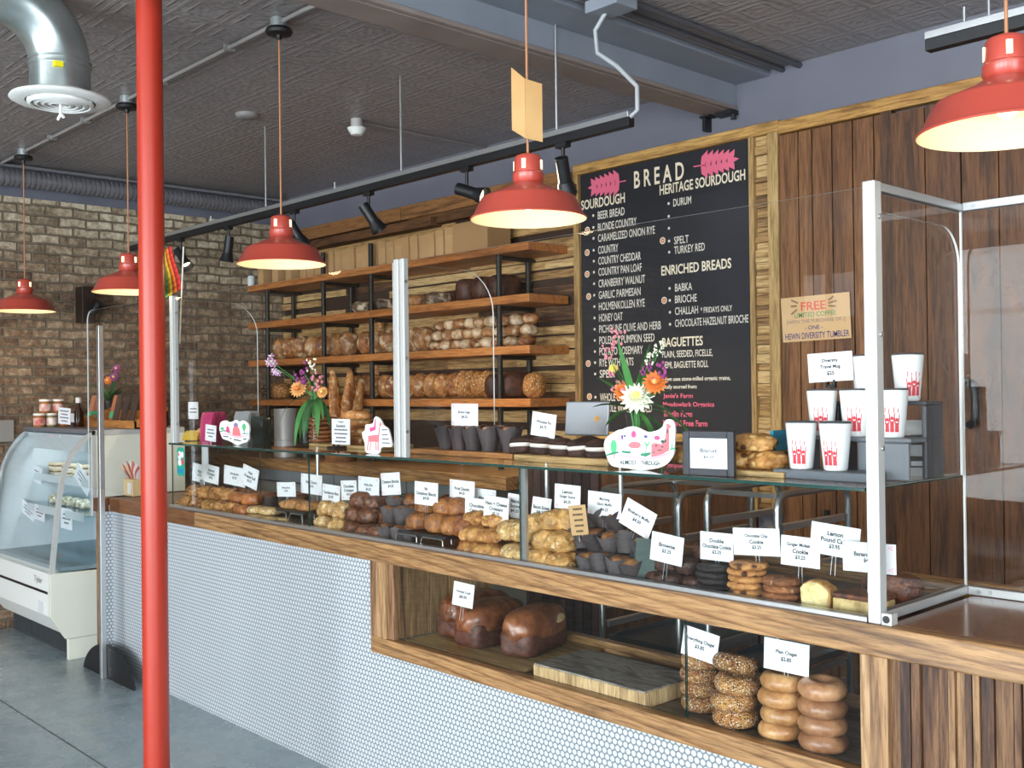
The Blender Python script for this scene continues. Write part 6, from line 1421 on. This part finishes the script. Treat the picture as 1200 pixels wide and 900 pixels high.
for i, (px, cc) in enumerate(((103, '#b5795a'), (108, '#a56b50'), (126, '#b57250'), (133, '#4a3a33'), (141, '#3a302c'), (149, '#40342e'))):
    xx = dx_(px, 2.62, 470); o = MB().box(-.028, .028, -.006, .006, 0, .19).build('chocolate_bar', plain('wrapper_'+cc[1:], cc, .4), None, bevel=.002); place(o, (xx, 2.62+.008*(i % 3), TZ+.010), (-.25, 0, .1)); tag(o, 'tall %s wrapped bar, %s from left in the wooden crate' % ('tan' if i < 3 else 'dark brown', ORD[i]), 'chocolate bar')
    if i < 3: MB().box(-.0285, .0285, -.0066, .0066, .045, .085).build('green_band', plain('green_band', '#3fae7c', .5), o, local=True)
# small potted flowers behind the crate
x = dx_(128, 2.82, 440); t = thing('small_bouquet', 'small bouquet of dark flowers behind the crate on the deli case', 'flowers', (x, 2.82, TZ))
MB().lathe([(0, 0), (.035, 0), (.04, .16), (.036, .16), (.03, .01), (0, .01)], (x, 2.82, TZ), 20).build('pot', plain('dark_pot', '#3a3230', .5), t, smooth=.8)
b = MB(); rs = random.Random(4)
for k in range(16): blade(b, (x, 2.82, TZ+.15), (rs.uniform(-1, 1), rs.uniform(-.6, .3), rs.uniform(.2, 1)), rs.uniform(.12, .22), .016, rs.uniform(.6, 1.5), mi=k % 2)
b.build('leaves', [LEAF, LEAF2], t, smooth=True)
for k, (px, py, m) in enumerate(((137, 432, PUR), (127, 446, ORG), (118, 440, ROSE), (134, 442, PUR))):
    b = MB(); flower(b, at(px, py, y=2.79), (.6, -.7, .3), .035, 9, 2); b.build('flower_head', [m, YEL], t, smooth=.9)
# boxed gift on the wooden ledge
x = dx_(152, 2.42, 570); t = thing('gift_box', 'kraft gift box with pink striped tissue on the counter ledge behind the red pole', 'box', (x, 2.45, .935))
MB().box(x-.06, x+.06, 2.41, 2.50, .9362, 1.03).build('kraft_box', plain('pale_kraft', '#d9bd8c', .7), t, bevel=.003)
MB().box(x-.0, x+.045, 2.407, 2.4095, .95, 1.01).build('box_label', CARD, t)
b = MB()
for k in range(9):
    a = -.9+.225*k; blade(b, (x+.01*k-.04, 2.45, 1.02), (math.sin(a), -.2, 1), .12, .016, .5, mi=k % 2)
b.build('tissue_ribbon', [plain('tissue_white', '#efe0dc', .7), plain('tissue_pink', '#b8665c', .7)], t, smooth=True)
tag(MB().obox((-4.985+.03, 2.5, 1.2), (.05, .004, .28), Matrix.Rotation(.2, 3, 'Z')).build('paper_notice', CARD), 'tall white paper notice beside the left end of the case', 'notice')
tag(MB().box(-4.98, -4.93, 2.48, 2.52, .9352, 1.06).build('notice_stand', STEEL, bevel=.003), 'little steel stand under the tall white paper notice', 'stand')
# food in the deli case
rs = random.Random(8)
SBOX = thing('packed_sandwich', 'x', 'sandwich')
MB().prism([(-.06, 0), (.06, 0), (.06, .012), (-.06, .012)], 'y', -.045, .045).build('lower_bread', plain('white_bread', '#e5d9c3', .7), SBOX)
MB().prism([(-.058, .0125), (.058, .0125), (.058, .022), (-.058, .022)], 'y', -.044, .044).build('dark_filling', plain('ham_filling', '#6e4038', .6, col2='#8f8a55', ns=30), SBOX)
MB().prism([(-.06, .0225), (.06, .0225), (.06, .036), (-.06, .036)], 'y', -.045, .045).build('upper_bread', plain('white_bread_top', '#d9c7a8', .7), SBOX)
SBK = Kind([SBOX]); n = 0
for z, px, Y, lev in ((FSZ[0], 55, 2.52, 'upper'), (FSZ[0], 69, 2.52, 'upper'), (FSZ[0], 84, 2.52, 'upper'), (FSZ[0], 98, 2.52, 'upper')):
    for l in range(2):
        SBK.put((dx_(px, Y, 560), Y, z+.0005+.037*l), rs.uniform(-.1, .1), 'packed sandwich on the upper deli case shelf, %s pile, %s one' % (ORD[n % 4], ('bottom', 'top')[l]), 'packed sandwiches in the deli case')
    n += 1
RL = blobs('wrapped_salad_roll', 'roll', crust('wrapped_roll', '#8a8468', '#d8cfae', ns=20, flour='#efeadb', fl=(.5, .6)), 2, .06, .045, .035, .15, 2, lp(2.5))
for i, px in enumerate((52, 66, 82, 92, 102)): RL.put((dx_(px, 2.48, 610), 2.48, FSZ[1]+.0005), rs.uniform(-.3, .3), 'wrapped filled roll, %s from left on the lower deli case shelf' % ORD[i], 'wrapped rolls in the deli case')
for px0, py0, px1, py1, Y, ro, lab in ((33, 545, 48, 564, 2.395, .2, 'white price card at the left of the upper deli case shelf'), (88, 552, 106, 572, 2.395, .6, 'white price card leaning at the right of the upper deli case shelf'), (26, 590, 40, 606, 2.325, .3, 'white price card at the left of the lower deli case shelf'), (41, 592, 52, 610, 2.325, .1, 'white price card in the middle of the lower deli case shelf'), (72, 596, 84, 620, 2.325, .05, 'white price card at the right of the lower deli case shelf')):
    card(px0, py0, px1, py1, ['~.6', '~.7', '~.4'], lab, Y, ro, .1, pins=0, flowers=False)
tag(MB().box(XB, XB+.02, at(4, 505, x=XB).y-.06, at(4, 505, x=XB).y+.06, at(4, 505, x=XB).z-.07, at(4, 505, x=XB).z+.07).build('wall_plate', plain('plate_grey', '#8d8781', .5), bevel=.004), 'grey square switch plate on the brick wall left of the jars', 'switch plate')
